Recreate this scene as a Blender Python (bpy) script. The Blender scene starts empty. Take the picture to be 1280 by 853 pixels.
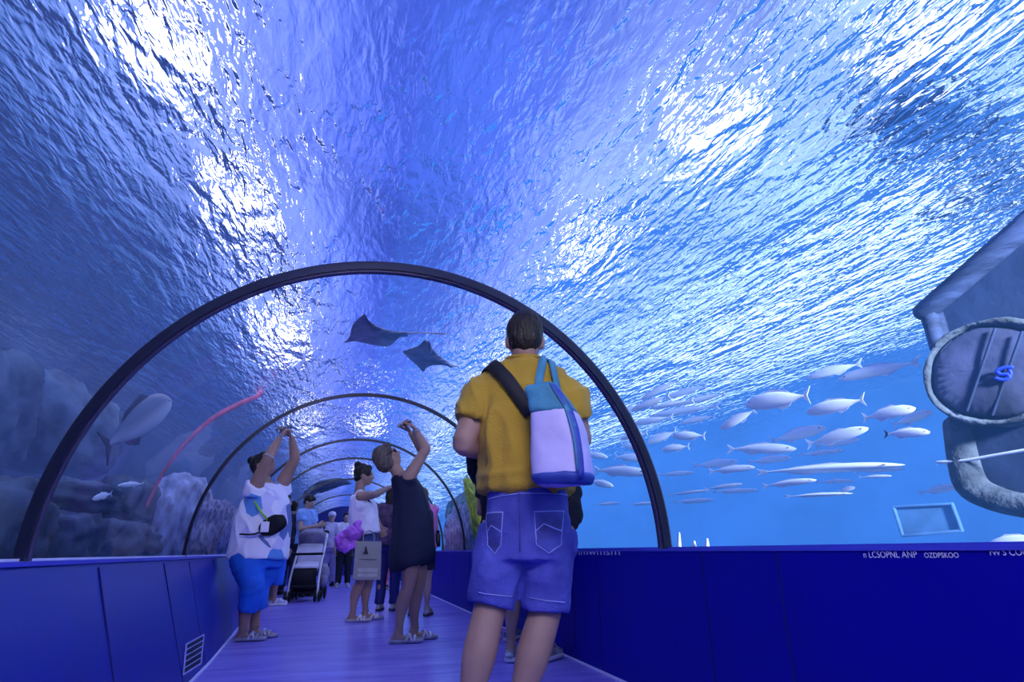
import bpy, bmesh, math, random
from mathutils import Vector, Matrix, noise, Quaternion
from mathutils.bvhtree import BVHTree
random.seed(7)
PI = math.pi
V = Vector
SC = bpy.context.scene
COL = SC.collection

# ------------------------------------------------------------------ camera
FPX, YAW, PITCH, ROLL, EYE = 766.7, 0.2711, 0.3266, -0.0193, 0.72
def cam_axes():
    cy, sy, cp, sp = math.cos(YAW), math.sin(YAW), math.cos(PITCH), math.sin(PITCH)
    F = V((sy*cp, cy*cp, sp)); R = V((cy, -sy, 0)); U = R.cross(F)
    cr, sr = math.cos(ROLL), math.sin(ROLL)
    return F, R*cr + U*sr, U*cr - R*sr
CF, CR, CU = cam_axes()
def ray(x, y): return CF + CR*((x-640)/FPX) - CU*((y-426.5)/FPX)
def at(x, y, Y):                     # survey helper: the point seen at photo pixel (x, y) that stands Y metres down the tunnel
    r = ray(x, y); return r*(Y/r.y) + V((0, 0, EYE))
def atz(x, y, z):
    r = ray(x, y); return r*((z-EYE)/r.z) + V((0, 0, EYE))
def atx(x, y, X):
    r = ray(x, y); return r*(X/r.x) + V((0, 0, EYE))
cd = bpy.data.cameras.new('camera'); cam = bpy.data.objects.new('camera', cd); COL.objects.link(cam)
cd.sensor_fit = 'HORIZONTAL'; cd.sensor_width = 36; cd.lens = FPX/1280*36; cd.clip_start = 0.05; cd.clip_end = 300
M3 = Matrix((CR, CU, -CF)).transposed()
cam.matrix_world = Matrix.Translation((0, 0, EYE)) @ M3.to_4x4()
SC.camera = cam
SC.view_settings.view_transform = 'Standard'; SC.view_settings.look = 'None'
SC.view_settings.exposure = 0.0
cy = SC.cycles
cy.max_bounces = 10; cy.diffuse_bounces = 3; cy.glossy_bounces = 3; cy.transmission_bounces = 6
cy.transparent_max_bounces = 32; cy.volume_bounces = 0; cy.sample_clamp_indirect = 3.0
cy.caustics_reflective = False

# ------------------------------------------------------------------ object helpers
def tag(o, label=None, cat=None, group=None, kind=None):
    if label: o['label'] = label
    if cat: o['category'] = cat
    if group: o['group'] = group
    if kind: o['kind'] = kind
    return o
def empty(name, loc=(0, 0, 0)):
    o = bpy.data.objects.new(name, None); COL.objects.link(o); o.location = loc; o.empty_display_size = .1
    return o
def thing(name, label, cat, loc, group=None): return tag(empty(name, loc), label, cat, group)
def wloc(p):
    w = V((0, 0, 0))
    while p is not None: w += V(p.location); p = p.parent
    return w
def obj(name, bm, m, parent=None, smooth=True, label=None, origin=None):
    """link a bmesh written in world coordinates as one mesh object under parent (parents here are only ever translated)"""
    base = wloc(parent) if parent is not None else V((0, 0, 0))
    loc = V((0, 0, 0))
    if origin is not None: loc = V(origin) - base
    me = bpy.data.meshes.new(name)
    if isinstance(bm, bpy.types.Mesh):
        me = bm; me.name = name
        me.transform(Matrix.Translation(-(base+loc)))
    else:
        bmesh.ops.recalc_face_normals(bm, faces=bm.faces[:])
        bm.to_mesh(me); bm.free(); me.transform(Matrix.Translation(-(base+loc)))
    if smooth:
        for p in me.polygons: p.use_smooth = True
    o = bpy.data.objects.new(name, me); COL.objects.link(o); o.location = loc
    for k in (m if isinstance(m, (list, tuple)) else [m]): me.materials.append(k)
    if parent is not None: o.parent = parent
    if label: o['label'] = label
    return o
def struct(name, bm, m, smooth=False):
    return tag(obj(name, bm, m, None, smooth), kind='structure')
NB = lambda: bmesh.new()

# ------------------------------------------------------------------ materials
def nodes(m):
    m.use_nodes = True; nt = m.node_tree; nt.nodes.clear(); return nt, nt.nodes, nt.links
MATS = {}
def mat(name, col, rough=.6, metal=0, var=.12, vscale=8, bump=0, bscale=40, spec=.3, sheen=0, col2=None, stretch=(1, 1, 1)):
    if name in MATS: return MATS[name]
    m = bpy.data.materials.new(name); nt, N, L = nodes(m)
    out = N.new('ShaderNodeOutputMaterial'); p = N.new('ShaderNodeBsdfPrincipled')
    tc = N.new('ShaderNodeTexCoord'); mp = N.new('ShaderNodeMapping'); mp.inputs['Scale'].default_value = stretch
    L.new(tc.outputs['Object'], mp.inputs['Vector'])
    n = N.new('ShaderNodeTexNoise'); n.inputs['Scale'].default_value = vscale; n.inputs['Detail'].default_value = 4
    L.new(mp.outputs[0], n.inputs['Vector'])
    mx = N.new('ShaderNodeMix'); mx.data_type = 'RGBA'
    c2 = col2 or tuple(c*(1-2*var) for c in col)
    mx.inputs[6].default_value = (*c2, 1); mx.inputs[7].default_value = (*[min(1, c*(1+var)) for c in col], 1)
    rmp = N.new('ShaderNodeMapRange'); rmp.inputs[1].default_value = .3; rmp.inputs[2].default_value = .7
    L.new(n.outputs[0], rmp.inputs[0]); L.new(rmp.outputs[0], mx.inputs[0])
    L.new(mx.outputs[2], p.inputs['Base Color'])
    p.inputs['Roughness'].default_value = rough; p.inputs['Metallic'].default_value = metal
    p.inputs['Specular IOR Level'].default_value = spec
    if sheen: p.inputs['Sheen Weight'].default_value = sheen
    if bump:
        b = N.new('ShaderNodeBump'); b.inputs['Strength'].default_value = bump; b.inputs['Distance'].default_value = .02
        n2 = N.new('ShaderNodeTexNoise'); n2.inputs['Scale'].default_value = bscale; n2.inputs['Detail'].default_value = 5
        L.new(mp.outputs[0], n2.inputs['Vector']); L.new(n2.outputs[0], b.inputs['Height']); L.new(b.outputs[0], p.inputs['Normal'])
    L.new(p.outputs[0], out.inputs[0]); MATS[name] = m
    return m
def emit(name, col, s):
    if name in MATS: return MATS[name]
    m = bpy.data.materials.new(name); nt, N, L = nodes(m)
    out = N.new('ShaderNodeOutputMaterial'); e = N.new('ShaderNodeEmission'); e.inputs[0].default_value = (*col, 1); e.inputs[1].default_value = s
    L.new(e.outputs[0], out.inputs[0]); MATS[name] = m
    return m

# ------------------------------------------------------------------ shape helpers (all write into a bmesh, world coordinates)
def box(bm, lo, hi, rot=None, bevel=0):
    lo, hi = V(lo), V(hi); c = (lo+hi)/2; s = hi-lo
    mtx = Matrix.Translation(c) @ (rot.to_4x4() if rot is not None else Matrix.Identity(4)) @ Matrix.Diagonal((*s, 1))
    r = bmesh.ops.create_cube(bm, size=1, matrix=mtx)
    if bevel:
        vs = r['verts']; es = list({e for v in vs for e in v.link_edges})
        bmesh.ops.bevel(bm, geom=es, offset=bevel, segments=2, affect='EDGES', profile=.6)
def ring_pts(c, a, b, n, p=2.0):
    out = []
    for i in range(n):
        t = 2*PI*i/n; ct, st = math.cos(t), math.sin(t)
        f = lambda q: math.copysign(abs(q)**(2/p), q)
        out.append(c + a*f(ct) + b*f(st))
    return out
def bridge(bm, rings, caps=True):
    R = [[bm.verts.new(p) for p in r] for r in rings]
    n = len(R[0])
    for i in range(len(R)-1):
        for j in range(n):
            bm.faces.new((R[i][j], R[i][(j+1) % n], R[i+1][(j+1) % n], R[i+1][j]))
    if caps:
        bm.faces.new(R[0][::-1]); bm.faces.new(R[-1])
    return R
def catmull(pts, k=6):
    """pts: list of tuples of numbers (any length) -> smooth resample"""
    P = [tuple(p) for p in pts]; out = []
    for i in range(len(P)-1):
        p0 = P[max(i-1, 0)]; p1 = P[i]; p2 = P[i+1]; p3 = P[min(i+2, len(P)-1)]
        for s in range(k):
            t = s/k
            out.append(tuple(.5*(2*b+(c-a)*t+(2*a-5*b+4*c-d)*t*t+(3*b-a-3*c+d)*t**3) for a, b, c, d in zip(p0, p1, p2, p3)))
    out.append(P[-1]); return out
def tube(bm, pts, rad, n=12, k=5, flat=1.0, up=None, round_ends=True):
    """smooth tube through pts; rad one number or list; flat scales the section along 'up'"""
    if not isinstance(rad, (list, tuple)): rad = [rad]*len(pts)
    S = catmull([(*p, r) for p, r in zip(pts, rad)], k)
    P = [V(s[:3]) for s in S]; Rr = [max(s[3], 1e-4) for s in S]
    T = [(P[min(i+1, len(P)-1)]-P[max(i-1, 0)]).normalized() for i in range(len(P))]
    u = up if up is not None else (V((0, 0, 1)) if abs(T[0].z) < .9 else V((0, 1, 0)))
    rings = []
    a = T[0].cross(u).normalized()
    for i in range(len(P)):
        if up is not None: a = T[i].cross(up).normalized()
        else: a = (a - T[i]*a.dot(T[i])).normalized()
        b = T[i].cross(a)
        rings.append((P[i], a, b, Rr[i], T[i]))
    out = []
    if round_ends:
        c, a, b, r, t = rings[0]
        for q in (.2, .6, .9): out.append(ring_pts(c - t*r*math.sqrt(1-q*q)*.8, a*r*q, b*r*q*flat, n))
    for c, a, b, r, t in rings: out.append(ring_pts(c, a*r, b*r*flat, n))
    if round_ends:
        c, a, b, r, t = rings[-1]
        for q in (.9, .6, .2): out.append(ring_pts(c + t*r*math.sqrt(1-q*q)*.8, a*r*q, b*r*q*flat, n))
    bridge(bm, out)
def ball(bm, c, r, rot=None, seg=16):
    r = V(r) if not isinstance(r, (int, float)) else V((r, r, r))
    mtx = Matrix.Translation(c) @ (rot.to_4x4() if rot is not None else Matrix.Identity(4)) @ Matrix.Diagonal((*r, 1))
    bmesh.ops.create_uvsphere(bm, u_segments=seg, v_segments=seg//2+2, radius=1, matrix=mtx)
def ribbon(bm, pts, nrm, w, th=.006):
    """flat strap: pts, outward normals, width, thickness"""
    rings = []
    for i, p in enumerate(pts):
        t = (pts[min(i+1, len(pts)-1)]-pts[max(i-1, 0)]).normalized(); s = t.cross(nrm[i]).normalized(); n = nrm[i]
        ww = w[i] if isinstance(w, (list, tuple)) else w
        rings.append([p - s*ww/2, p + s*ww/2, p + s*ww/2*.94 + n*th, p - s*ww/2*.94 + n*th])
    bridge(bm, rings)
def fuse(bm, voxel, smooth=3):
    """union everything in the bmesh into one continuous skin"""
    bmesh.ops.recalc_face_normals(bm, faces=bm.faces[:])
    me = bpy.data.meshes.new('tmp'); bm.to_mesh(me); bm.free()
    o = bpy.data.objects.new('tmp', me); COL.objects.link(o)
    r = o.modifiers.new('r', 'REMESH'); r.mode = 'VOXEL'; r.voxel_size = voxel
    if smooth:
        s = o.modifiers.new('s', 'SMOOTH'); s.factor = .5; s.iterations = smooth
    dg = bpy.context.evaluated_depsgraph_get(); dg.update()
    me2 = bpy.data.meshes.new_from_object(o.evaluated_get(dg))
    bpy.data.objects.remove(o); bpy.data.meshes.remove(me)
    return me2
def fold(me, amp, fn):
    """push vertices along their normals by amp*fn(co)"""
    nn = [v.normal.copy() for v in me.vertices]
    for v, n in zip(me.vertices, nn): v.co += n*(amp*fn(v.co))
    me.update()
def append_mesh(me, bm):
    """join a bmesh into an existing mesh"""
    b = bmesh.new(); b.from_mesh(me); tmp = bpy.data.meshes.new('t')
    bmesh.ops.recalc_face_normals(bm, faces=bm.faces[:]); bm.to_mesh(tmp); bm.free()
    b.from_mesh(tmp); bpy.data.meshes.remove(tmp); b.to_mesh(me); b.free()
    return me
# ================================================================== THE SETTING
XL, XR, ZL, ZT = -1.208, 1.633, .706, 2.139
XC, RA, RB = (XL+XR)/2, (XR-XL)/2, ZT-ZL
ZS = 3.4                    # water surface
TXL, TXR = -4.6, 9.0        # tank walls
Y0, Y1 = -2.5, 22.0
RINGS = [2.98, 5.84, 8.37, 10.14, 13.2, 17.0]
def arch(t, k=1.0, dr=0.0):      # t from 0 (right foot) to pi (left foot)
    return XC + (RA*k+dr)*math.cos(t), ZL + (RB*k+dr)*math.sin(t)

# ---- floor: glossy violet vinyl
def floor_mat():
    m = bpy.data.materials.new('violet_floor'); nt, N, L = nodes(m)
    out = N.new('ShaderNodeOutputMaterial'); p = N.new('ShaderNodeBsdfPrincipled'); tc = N.new('ShaderNodeTexCoord')
    n = N.new('ShaderNodeTexNoise'); n.inputs['Scale'].default_value = 2.5; n.inputs['Detail'].default_value = 6
    mp = N.new('ShaderNodeMapping'); mp.inputs['Scale'].default_value = (.5, 2.2, 1)
    L.new(tc.outputs['Object'], mp.inputs[0]); L.new(mp.outputs[0], n.inputs[0])
    cr = N.new('ShaderNodeValToRGB'); cr.color_ramp.elements[0].color = (.16, .12, .62, 1); cr.color_ramp.elements[1].color = (.27, .22, .80, 1)
    cr.color_ramp.elements[0].position = .3; cr.color_ramp.elements[1].position = .7
    L.new(n.outputs[0], cr.inputs[0]); L.new(cr.outputs[0], p.inputs['Base Color'])
    p.inputs['Roughness'].default_value = .26; p.inputs['Specular IOR Level'].default_value = .45
    n2 = N.new('ShaderNodeTexNoise'); n2.inputs['Scale'].default_value = 5
    L.new(mp.outputs[0], n2.inputs[0])
    b = N.new('ShaderNodeBump'); b.inputs['Strength'].default_value = .12; b.inputs['Distance'].default_value = .05
    L.new(n2.outputs[0], b.inputs['Height']); L.new(b.outputs[0], p.inputs['Normal'])
    L.new(p.outputs[0], out.inputs[0]); return m
bm = NB(); box(bm, (XL-.1, Y0, -.1), (XR+.1, Y1, 0)); struct('floor', bm, floor_mat())

# ---- the two low walls
M_wallL = mat('blue_panel', (.004, .012, .28), .38, var=.06, vscale=3, spec=.25)
M_wallR = mat('navy_panel', (.001, .001, .27), .5, var=.03, vscale=2, spec=.12)
M_cap = mat('ledge_cap', (.05, .06, .55), .3, var=.05)
M_line = mat('pale_sealant', (.75, .74, 1.0), .4, var=.05)
M_seam = mat('panel_seam', (.002, .003, .10), .7, var=.02)
LW = [(-2.5, -.98, -.78), (4.4, -.99, -.78), (5.2, -1.0, -.80), (6.6, -1.03, -.87), (8.0, -1.06, -.95), (10, -1.08, -1.0), (26, -1.1, -1.05)]   # Y, x at top, x at foot
def lw_x(Y, z):
    for (a, t0, f0), (b, t1, f1) in zip(LW, LW[1:]):
        if Y <= b:
            s = (Y-a)/(b-a); t = t0+(t1-t0)*s; f = f0+(f1-f0)*s
            return f+(t-f)*z/ZL
    return LW[-1][1]
bm = NB(); rr = []
for Y, t, f in LW:
    rr.append([V((XL-.15, Y, 0)), V((f, Y, 0)), V((t, Y, ZL-.012)), V((XL-.15, Y, ZL-.012))])
bridge(bm, rr); struct('wall_left', bm, M_wallL)
bm = NB(); rr = []
for Y, t, f in LW:
    rr.append([V((XL-.15, Y, ZL-.012)), V((t+.012, Y, ZL-.012)), V((t+.012, Y, ZL+.002)), V((XL-.15, Y, ZL+.002))])
bridge(bm, rr); struct('trim_1', bm, M_cap)
def left_seam(Y, wd=.006):
    bm = NB()
    bridge(bm, [[V((lw_x(Y, z)+.001, Y-wd, z)), V((lw_x(Y, z)+.001, Y+wd, z)), V((lw_x(Y, z)-.01, Y+wd, z)), V((lw_x(Y, z)-.01, Y-wd, z))] for z in (.0, .35, ZL-.03)])
    return bm
for k, Y in enumerate((3.18, 4.28, 5.0, 6.05, 7.6, 9.3, 11.5)): struct('trim_%d' % (10+k), left_seam(Y), M_seam)
bm = NB(); rr = []
for Y, t, f in LW: rr.append([V((f-.002, Y, 0)), V((f+.006, Y, 0)), V((f+.004, Y, .014)), V((f-.006, Y, .014))])
bridge(bm, rr); struct('baseboard_left', bm, M_line)

XW = 1.60                     # face of the right wall
bm = NB(); box(bm, (XW, Y0, 0), (XR+.2, Y1, ZL-.004)); struct('wall_right', bm, M_wallR)
bm = NB(); box(bm, (XW-.006, Y0, ZL-.012), (XR+.2, Y1, ZL)); struct('trim_2', bm, M_cap)
bm = NB(); box(bm, (XW-.008, Y0, 0), (XW+.01, Y1, .012)); struct('baseboard_right', bm, M_line)
for k, Y in enumerate((2.1, 2.62, 3.85, 4.3, 5.6, 6.0, 6.45, 7.1, 7.9, 9.0, 10.4)):
    bm = NB(); box(bm, (XW-.0012, Y-.004, .0), (XW+.01, Y+.004, ZL-.02)); struct('trim_%d' % (30+k), bm, M_seam)
# sealant lines where the acrylic meets the ledges
bm = NB(); box(bm, (XL-.012, Y0, ZL+.001), (XL+.022, Y1, ZL+.012)); struct('trim_3', bm, M_line)
bm = NB(); box(bm, (XR-.02, Y0, ZL-.001), (XR+.012, Y1, ZL+.008)); struct('trim_4', bm, M_cap)

# ---- acrylic vault, one clear panel between each pair of frames
def acrylic():
    """clear vault with air inside and water outside: refracts, with a little reflection at grazing angles"""
    m = bpy.data.materials.new('clear_acrylic'); nt, N, L = nodes(m)
    out = N.new('ShaderNodeOutputMaterial'); t = N.new('ShaderNodeBsdfRefraction'); t.inputs[0].default_value = (.97, .98, 1, 1)
    t.inputs['IOR'].default_value = 1.33; t.inputs['Roughness'].default_value = 0
    g = N.new('ShaderNodeBsdfGlossy'); g.inputs['Roughness'].default_value = .04; g.inputs['Color'].default_value = (.85, .85, 1, 1)
    lw = N.new('ShaderNodeLayerWeight'); lw.inputs[0].default_value = .5
    pw = N.new('ShaderNodeMath'); pw.operation = 'POWER'; pw.inputs[1].default_value = 5
    ml = N.new('ShaderNodeMath'); ml.operation = 'MULTIPLY_ADD'; ml.inputs[1].default_value = .30; ml.inputs[2].default_value = .02
    mx = N.new('ShaderNodeMixShader')
    L.new(lw.outputs['Facing'], pw.inputs[0]); L.new(pw.outputs[0], ml.inputs[0]); L.new(ml.outputs[0], mx.inputs[0])
    L.new(t.outputs[0], mx.inputs[1]); L.new(g.outputs[0], mx.inputs[2]); L.new(mx.outputs[0], out.inputs[0])
    return m
def refr(d, n, eta):
    c = -d.dot(n); k = 1-eta*eta*(1-c*c)
    return (d*eta + n*(eta*c-math.sqrt(max(k, 0)))).normalized()
def wray(x, y):
    """where the sight line through photo pixel (x, y) leaves the vault, and its direction in the water"""
    d = ray(x, y).normalized(); ox, oz = -XC/RA, (EYE-ZL)/RB; dx, dz = d.x/RA, d.z/RB
    A = dx*dx+dz*dz; B = ox*dx+oz*dz; C = ox*ox+oz*oz-1
    t = (-B+math.sqrt(B*B-A*C))/A; p = V((0, 0, EYE))+d*t
    n = -V(((p.x-XC)/RA**2, 0, (p.z-ZL)/RB**2)).normalized()
    return p, refr(d, n, 1/1.33)
def wat(x, y, dist):
    p, d = wray(x, y); return p+d*dist
def watx(x, y, X):
    p, d = wray(x, y); return p+d*((X-p.x)/d.x)
M_acr = acrylic()
bays = [Y0] + RINGS + [Y1]
for i in range(len(bays)-1):
    bm = NB(); n = 64; a, b = bays[i]+.01, bays[i+1]-.01
    rows = []
    for Y in (a, b): rows.append([bm.verts.new((arch(PI*k/n)[0], Y, arch(PI*k/n)[1])) for k in range(n+1)])
    for k in range(n): bm.faces.new((rows[0][k], rows[1][k], rows[1][k+1], rows[0][k+1]))
    me = bpy.data.meshes.new('window'); bm.to_mesh(me); bm.free()
    if me.polygons[n//2].normal.z > 0: me.flip_normals()
    for p_ in me.polygons: p_.use_smooth = True
    o = bpy.data.objects.new('window_%d' % (i+1), me); COL.objects.link(o); me.materials.append(M_acr); o['kind'] = 'structure'
M_ring = mat('dark_arch_frame', (.012, .012, .035), .28, var=.1, spec=.6)
M_gasket = mat('arch_gasket', (.05, .045, .13), .35, var=.1, spec=.5)
ORD = ['nearest and largest', 'second', 'third', 'fourth', 'fifth', 'farthest']
for i, Y in enumerate(RINGS):
    n = 72
    wy, kk = (.034, 1.7) if i == 0 else (.022, 1)
    def sweep(r0, r1, y0, y1):
        bm = NB(); rr = []
        for k in range(n+1):
            t = PI*k/n; x0, z0 = arch(t, 1, r0); x1, z1 = arch(t, 1, r1)
            rr.append([V((x0, y0, z0)), V((x1, y0, z1)), V((x1, y1, z1)), V((x0, y1, z0))])
        bridge(bm, rr); return bm
    t = thing('arch_frame', '%s dark curved arch frame from the camera, ribbing the clear tunnel vault' % ORD[i], 'arch', (XC, Y, ZL+.012))
    o = obj('frame_bar', sweep(-.022*kk, .012, Y-wy, Y+wy), M_ring, t, False)
    obj('gasket', sweep(-.025*kk, -.012*kk, Y-.012, Y+.008), M_gasket, t, False)
bm = NB(); box(bm, (XL-.2, Y1-.02, 0), (XR+.2, Y1+.1, 2.6)); struct('wall_back', bm, mat('far_wall', (.01, .02, .2), .6))

# ---- water: two bodies with scattered blue light put in as emission, meeting above the vault
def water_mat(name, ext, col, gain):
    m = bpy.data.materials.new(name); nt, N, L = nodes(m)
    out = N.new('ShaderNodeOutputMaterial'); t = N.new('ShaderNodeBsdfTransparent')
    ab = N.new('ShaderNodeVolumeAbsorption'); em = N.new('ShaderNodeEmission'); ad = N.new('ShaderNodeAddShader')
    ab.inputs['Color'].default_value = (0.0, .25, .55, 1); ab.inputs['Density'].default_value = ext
    em.inputs[0].default_value = (*col, 1); em.inputs[1].default_value = gain  # this glow stands in for light scattered through the water
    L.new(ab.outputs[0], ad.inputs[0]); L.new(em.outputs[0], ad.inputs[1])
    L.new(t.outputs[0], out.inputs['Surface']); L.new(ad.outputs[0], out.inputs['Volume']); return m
def water_body(side, x1, m, lab):
    g = .004*side; n = 40; prof = []
    prof += [(XC+g, ZS-.01), (x1, ZS-.01), (x1, -.52), (XR+.32 if side > 0 else XL-.27, -.52), (XR+.32 if side > 0 else XL-.27, ZL-.06), ((XR if side > 0 else XL)+.012*side, ZL-.06)]
    for k in range(n+1):
        t = PI/2*k/n if side > 0 else PI-PI/2*k/n
        x, z = arch(t, 1, .012); 
        if k == n: x = XC+g
        prof.append((x, z))
    bm = NB(); bridge(bm, [[V((x, Y, z)) for x, z in prof] for Y in (Y0, Y1+5.7)])
    o = obj('tank_water', bm, m, None, False); o['kind'] = 'stuff'; o['label'] = lab; o['category'] = 'water'; return o
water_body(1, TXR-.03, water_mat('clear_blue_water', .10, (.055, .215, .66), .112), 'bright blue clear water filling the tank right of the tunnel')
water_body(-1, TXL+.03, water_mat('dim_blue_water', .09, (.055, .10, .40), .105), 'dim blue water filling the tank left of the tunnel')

def surface_mat():
    m = bpy.data.materials.new('rippled_water_surface'); nt, N, L = nodes(m)
    out = N.new('ShaderNodeOutputMaterial')
    rf = N.new('ShaderNodeBsdfGlass'); rf.inputs['IOR'].default_value = 1.15; rf.inputs['Roughness'].default_value = 0.0
    rf.inputs['Color'].default_value = (.95, .97, 1, 1)
    tc = N.new('ShaderNodeTexCoord')
    def noi(scale, det, stretch, rot, dist=0, rough=.5):
        mp = N.new('ShaderNodeMapping'); mp.inputs['Scale'].default_value = stretch; mp.inputs['Rotation'].default_value = (0, 0, rot)
        L.new(tc.outputs['Object'], mp.inputs[0]); n = N.new('ShaderNodeTexNoise'); n.inputs['Scale'].default_value = scale
        n.inputs['Detail'].default_value = det; n.inputs['Roughness'].default_value = rough; n.inputs['Distortion'].default_value = dist
        L.new(mp.outputs[0], n.inputs[0]); return n.outputs[0]
    def mul(a, k):
        q = N.new('ShaderNodeMath'); q.operation = 'MULTIPLY'; L.new(a, q.inputs[0])
        if isinstance(k, float): q.inputs[1].default_value = k
        else: L.new(k, q.inputs[1])
        return q.outputs[0]
    def add(a, b):
        q = N.new('ShaderNodeMath'); q.operation = 'ADD'; L.new(a, q.inputs[0]); L.new(b, q.inputs[1]); return q.outputs[0]
    fine = noi(13, 2.5, (1, .45, 1), .35, .5); fine2 = noi(20, 2, (1, .5, 1), -.4, .3)
    mid = noi(2.2, 2, (1, .7, 1), .2, .6); big = noi(.5, 2, (1, .8, 1), 0, 0)
    # calm and rough patches
    patch = N.new('ShaderNodeMapRange'); L.new(noi(.6, 2, (1, .8, 1), .9, .5), patch.inputs[0])
    patch.inputs[1].default_value = .35; patch.inputs[2].default_value = .62; patch.inputs[3].default_value = .5; patch.inputs[4].default_value = 1.25
    h = add(mul(add(mul(fine, .070), mul(fine2, .022)), patch.outputs[0]), add(mul(mid, .14), mul(big, .25)))
    b = N.new('ShaderNodeBump'); b.inputs['Strength'].default_value = 1.0; b.inputs['Distance'].default_value = 1.0
    L.new(h, b.inputs['Height']); L.new(b.outputs[0], rf.inputs['Normal'])
    L.new(rf.outputs[0], out.inputs[0]); return m
bm = NB(); bmesh.ops.create_grid(bm, x_segments=8, y_segments=16, size=1, matrix=Matrix.Translation(((TXL+TXR)/2, (Y0+Y1)/2+3, ZS)) @ Matrix.Diagonal(((TXR-TXL)/2, (Y1-Y0)/2+3, 1, 1)))
o = obj('water_surface', bm, surface_mat(), None, True); tag(o, 'rippled water surface high above the tunnel vault, glinting under lamps', 'water', None, 'stuff')

# ---- fill lights added out of view in the vault and the tank
def area(name, loc, target, size, power, col, lab):
    ld = bpy.data.lights.new(name, 'AREA'); ld.size = size; ld.energy = power; ld.color = col; ld.shape = 'DISK'
    o = bpy.data.objects.new(name, ld); COL.objects.link(o); o.location = loc
    o.rotation_euler = (V(target)-V(loc)).to_track_quat('-Z', 'Y').to_euler(); o['label'] = lab; o['category'] = 'lamp'
area('vault_lamp', (.45, .72, 2.02), (.7, 3.0, .6), .6, 26, (1, .95, 1), 'soft white lamp hung under the vault crown above the viewer')  # unseen light added to brighten the near figures from above
def spot(name, loc, target, ang, power, col, rad, lab):
    ld = bpy.data.lights.new(name, 'SPOT'); ld.spot_size = math.radians(ang); ld.spot_blend = .6; ld.energy = power; ld.color = col; ld.shadow_soft_size = rad
    o = bpy.data.objects.new(name, ld); COL.objects.link(o); o.location = loc
    o.rotation_euler = (V(target)-V(loc)).to_track_quat('-Z', 'Y').to_euler(); o['label'] = lab; o['category'] = 'lamp'
spot('vault_spotlight', (.15, .7, 2.0), (-.05, 9, .9), 26, 170, (.95, .93, 1), .12, 'spotlight under the vault crown aimed down the tunnel')  # unseen spot added to brighten the people farther along
area('tank_lamp', (2.3, -1.7, 1.9), (3.1, 3.2, 1.2), .6, 900, (.93, .97, 1), 'submerged tank lamp on the right shining along the glass')  # unseen light added to make the fish brighter
area('tank_lamp', (-2.2, -1.6, 2.2), (-2.3, 4.2, 1.2), .6, 90, (.8, .9, 1), 'submerged tank lamp on the left shining along the glass')  # unseen light added for the left side of the tank
# ---- tank walls and bed
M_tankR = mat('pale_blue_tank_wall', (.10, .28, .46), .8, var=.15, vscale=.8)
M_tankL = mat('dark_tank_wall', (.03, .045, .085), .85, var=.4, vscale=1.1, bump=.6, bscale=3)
M_bed = mat('tank_bed', (.12, .17, .22), .9, var=.3, vscale=2, bump=.5, bscale=8)
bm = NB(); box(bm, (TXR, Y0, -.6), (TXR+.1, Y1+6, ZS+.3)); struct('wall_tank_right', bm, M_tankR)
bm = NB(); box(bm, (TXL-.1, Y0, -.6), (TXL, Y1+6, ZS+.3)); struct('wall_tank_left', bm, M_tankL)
bm = NB(); box(bm, (TXL, Y0, -.7), (XL-.25, Y1+6, -.55)); struct('ground_left', bm, M_bed)
bm = NB(); box(bm, (XR+.3, Y0, -.7), (TXR, Y1+6, -.55)); struct('ground_right', bm, M_bed)
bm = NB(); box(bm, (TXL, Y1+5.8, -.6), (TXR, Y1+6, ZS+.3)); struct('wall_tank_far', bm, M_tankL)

# ---- the hall above the pool: roof with its light put in as emission, added glowing panel, catwalk, lamps
def roof_mat():  # roof glows by itself: bright and dim bands put into the emission
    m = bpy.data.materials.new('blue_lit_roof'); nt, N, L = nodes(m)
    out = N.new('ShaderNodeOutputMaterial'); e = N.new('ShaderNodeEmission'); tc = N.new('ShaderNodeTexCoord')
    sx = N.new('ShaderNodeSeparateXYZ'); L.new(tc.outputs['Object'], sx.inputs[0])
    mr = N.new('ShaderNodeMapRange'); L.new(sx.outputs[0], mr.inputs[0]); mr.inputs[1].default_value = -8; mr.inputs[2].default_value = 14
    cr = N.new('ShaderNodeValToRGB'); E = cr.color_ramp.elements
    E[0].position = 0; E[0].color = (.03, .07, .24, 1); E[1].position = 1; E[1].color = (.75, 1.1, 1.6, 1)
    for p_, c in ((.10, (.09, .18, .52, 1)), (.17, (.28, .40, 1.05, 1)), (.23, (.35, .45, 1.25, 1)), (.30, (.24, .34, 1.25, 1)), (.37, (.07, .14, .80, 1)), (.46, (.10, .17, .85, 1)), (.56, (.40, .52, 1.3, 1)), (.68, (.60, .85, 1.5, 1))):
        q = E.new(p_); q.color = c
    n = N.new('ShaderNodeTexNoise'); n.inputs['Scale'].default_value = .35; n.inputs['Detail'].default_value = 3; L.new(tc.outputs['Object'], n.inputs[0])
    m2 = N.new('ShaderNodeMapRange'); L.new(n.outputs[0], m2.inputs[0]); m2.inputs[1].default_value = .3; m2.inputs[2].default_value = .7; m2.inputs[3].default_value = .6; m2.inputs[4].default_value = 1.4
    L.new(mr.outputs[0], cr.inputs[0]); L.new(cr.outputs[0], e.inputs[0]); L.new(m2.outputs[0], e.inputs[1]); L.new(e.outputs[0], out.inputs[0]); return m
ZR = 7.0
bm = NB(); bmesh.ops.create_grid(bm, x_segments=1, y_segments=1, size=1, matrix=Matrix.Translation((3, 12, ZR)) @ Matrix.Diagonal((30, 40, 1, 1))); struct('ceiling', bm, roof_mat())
M_lamp = emit('lamp_glow', (1, .97, .98), 30)
M_lampcase = mat('lamp_case', (.75, .75, .85), .5)
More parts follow.
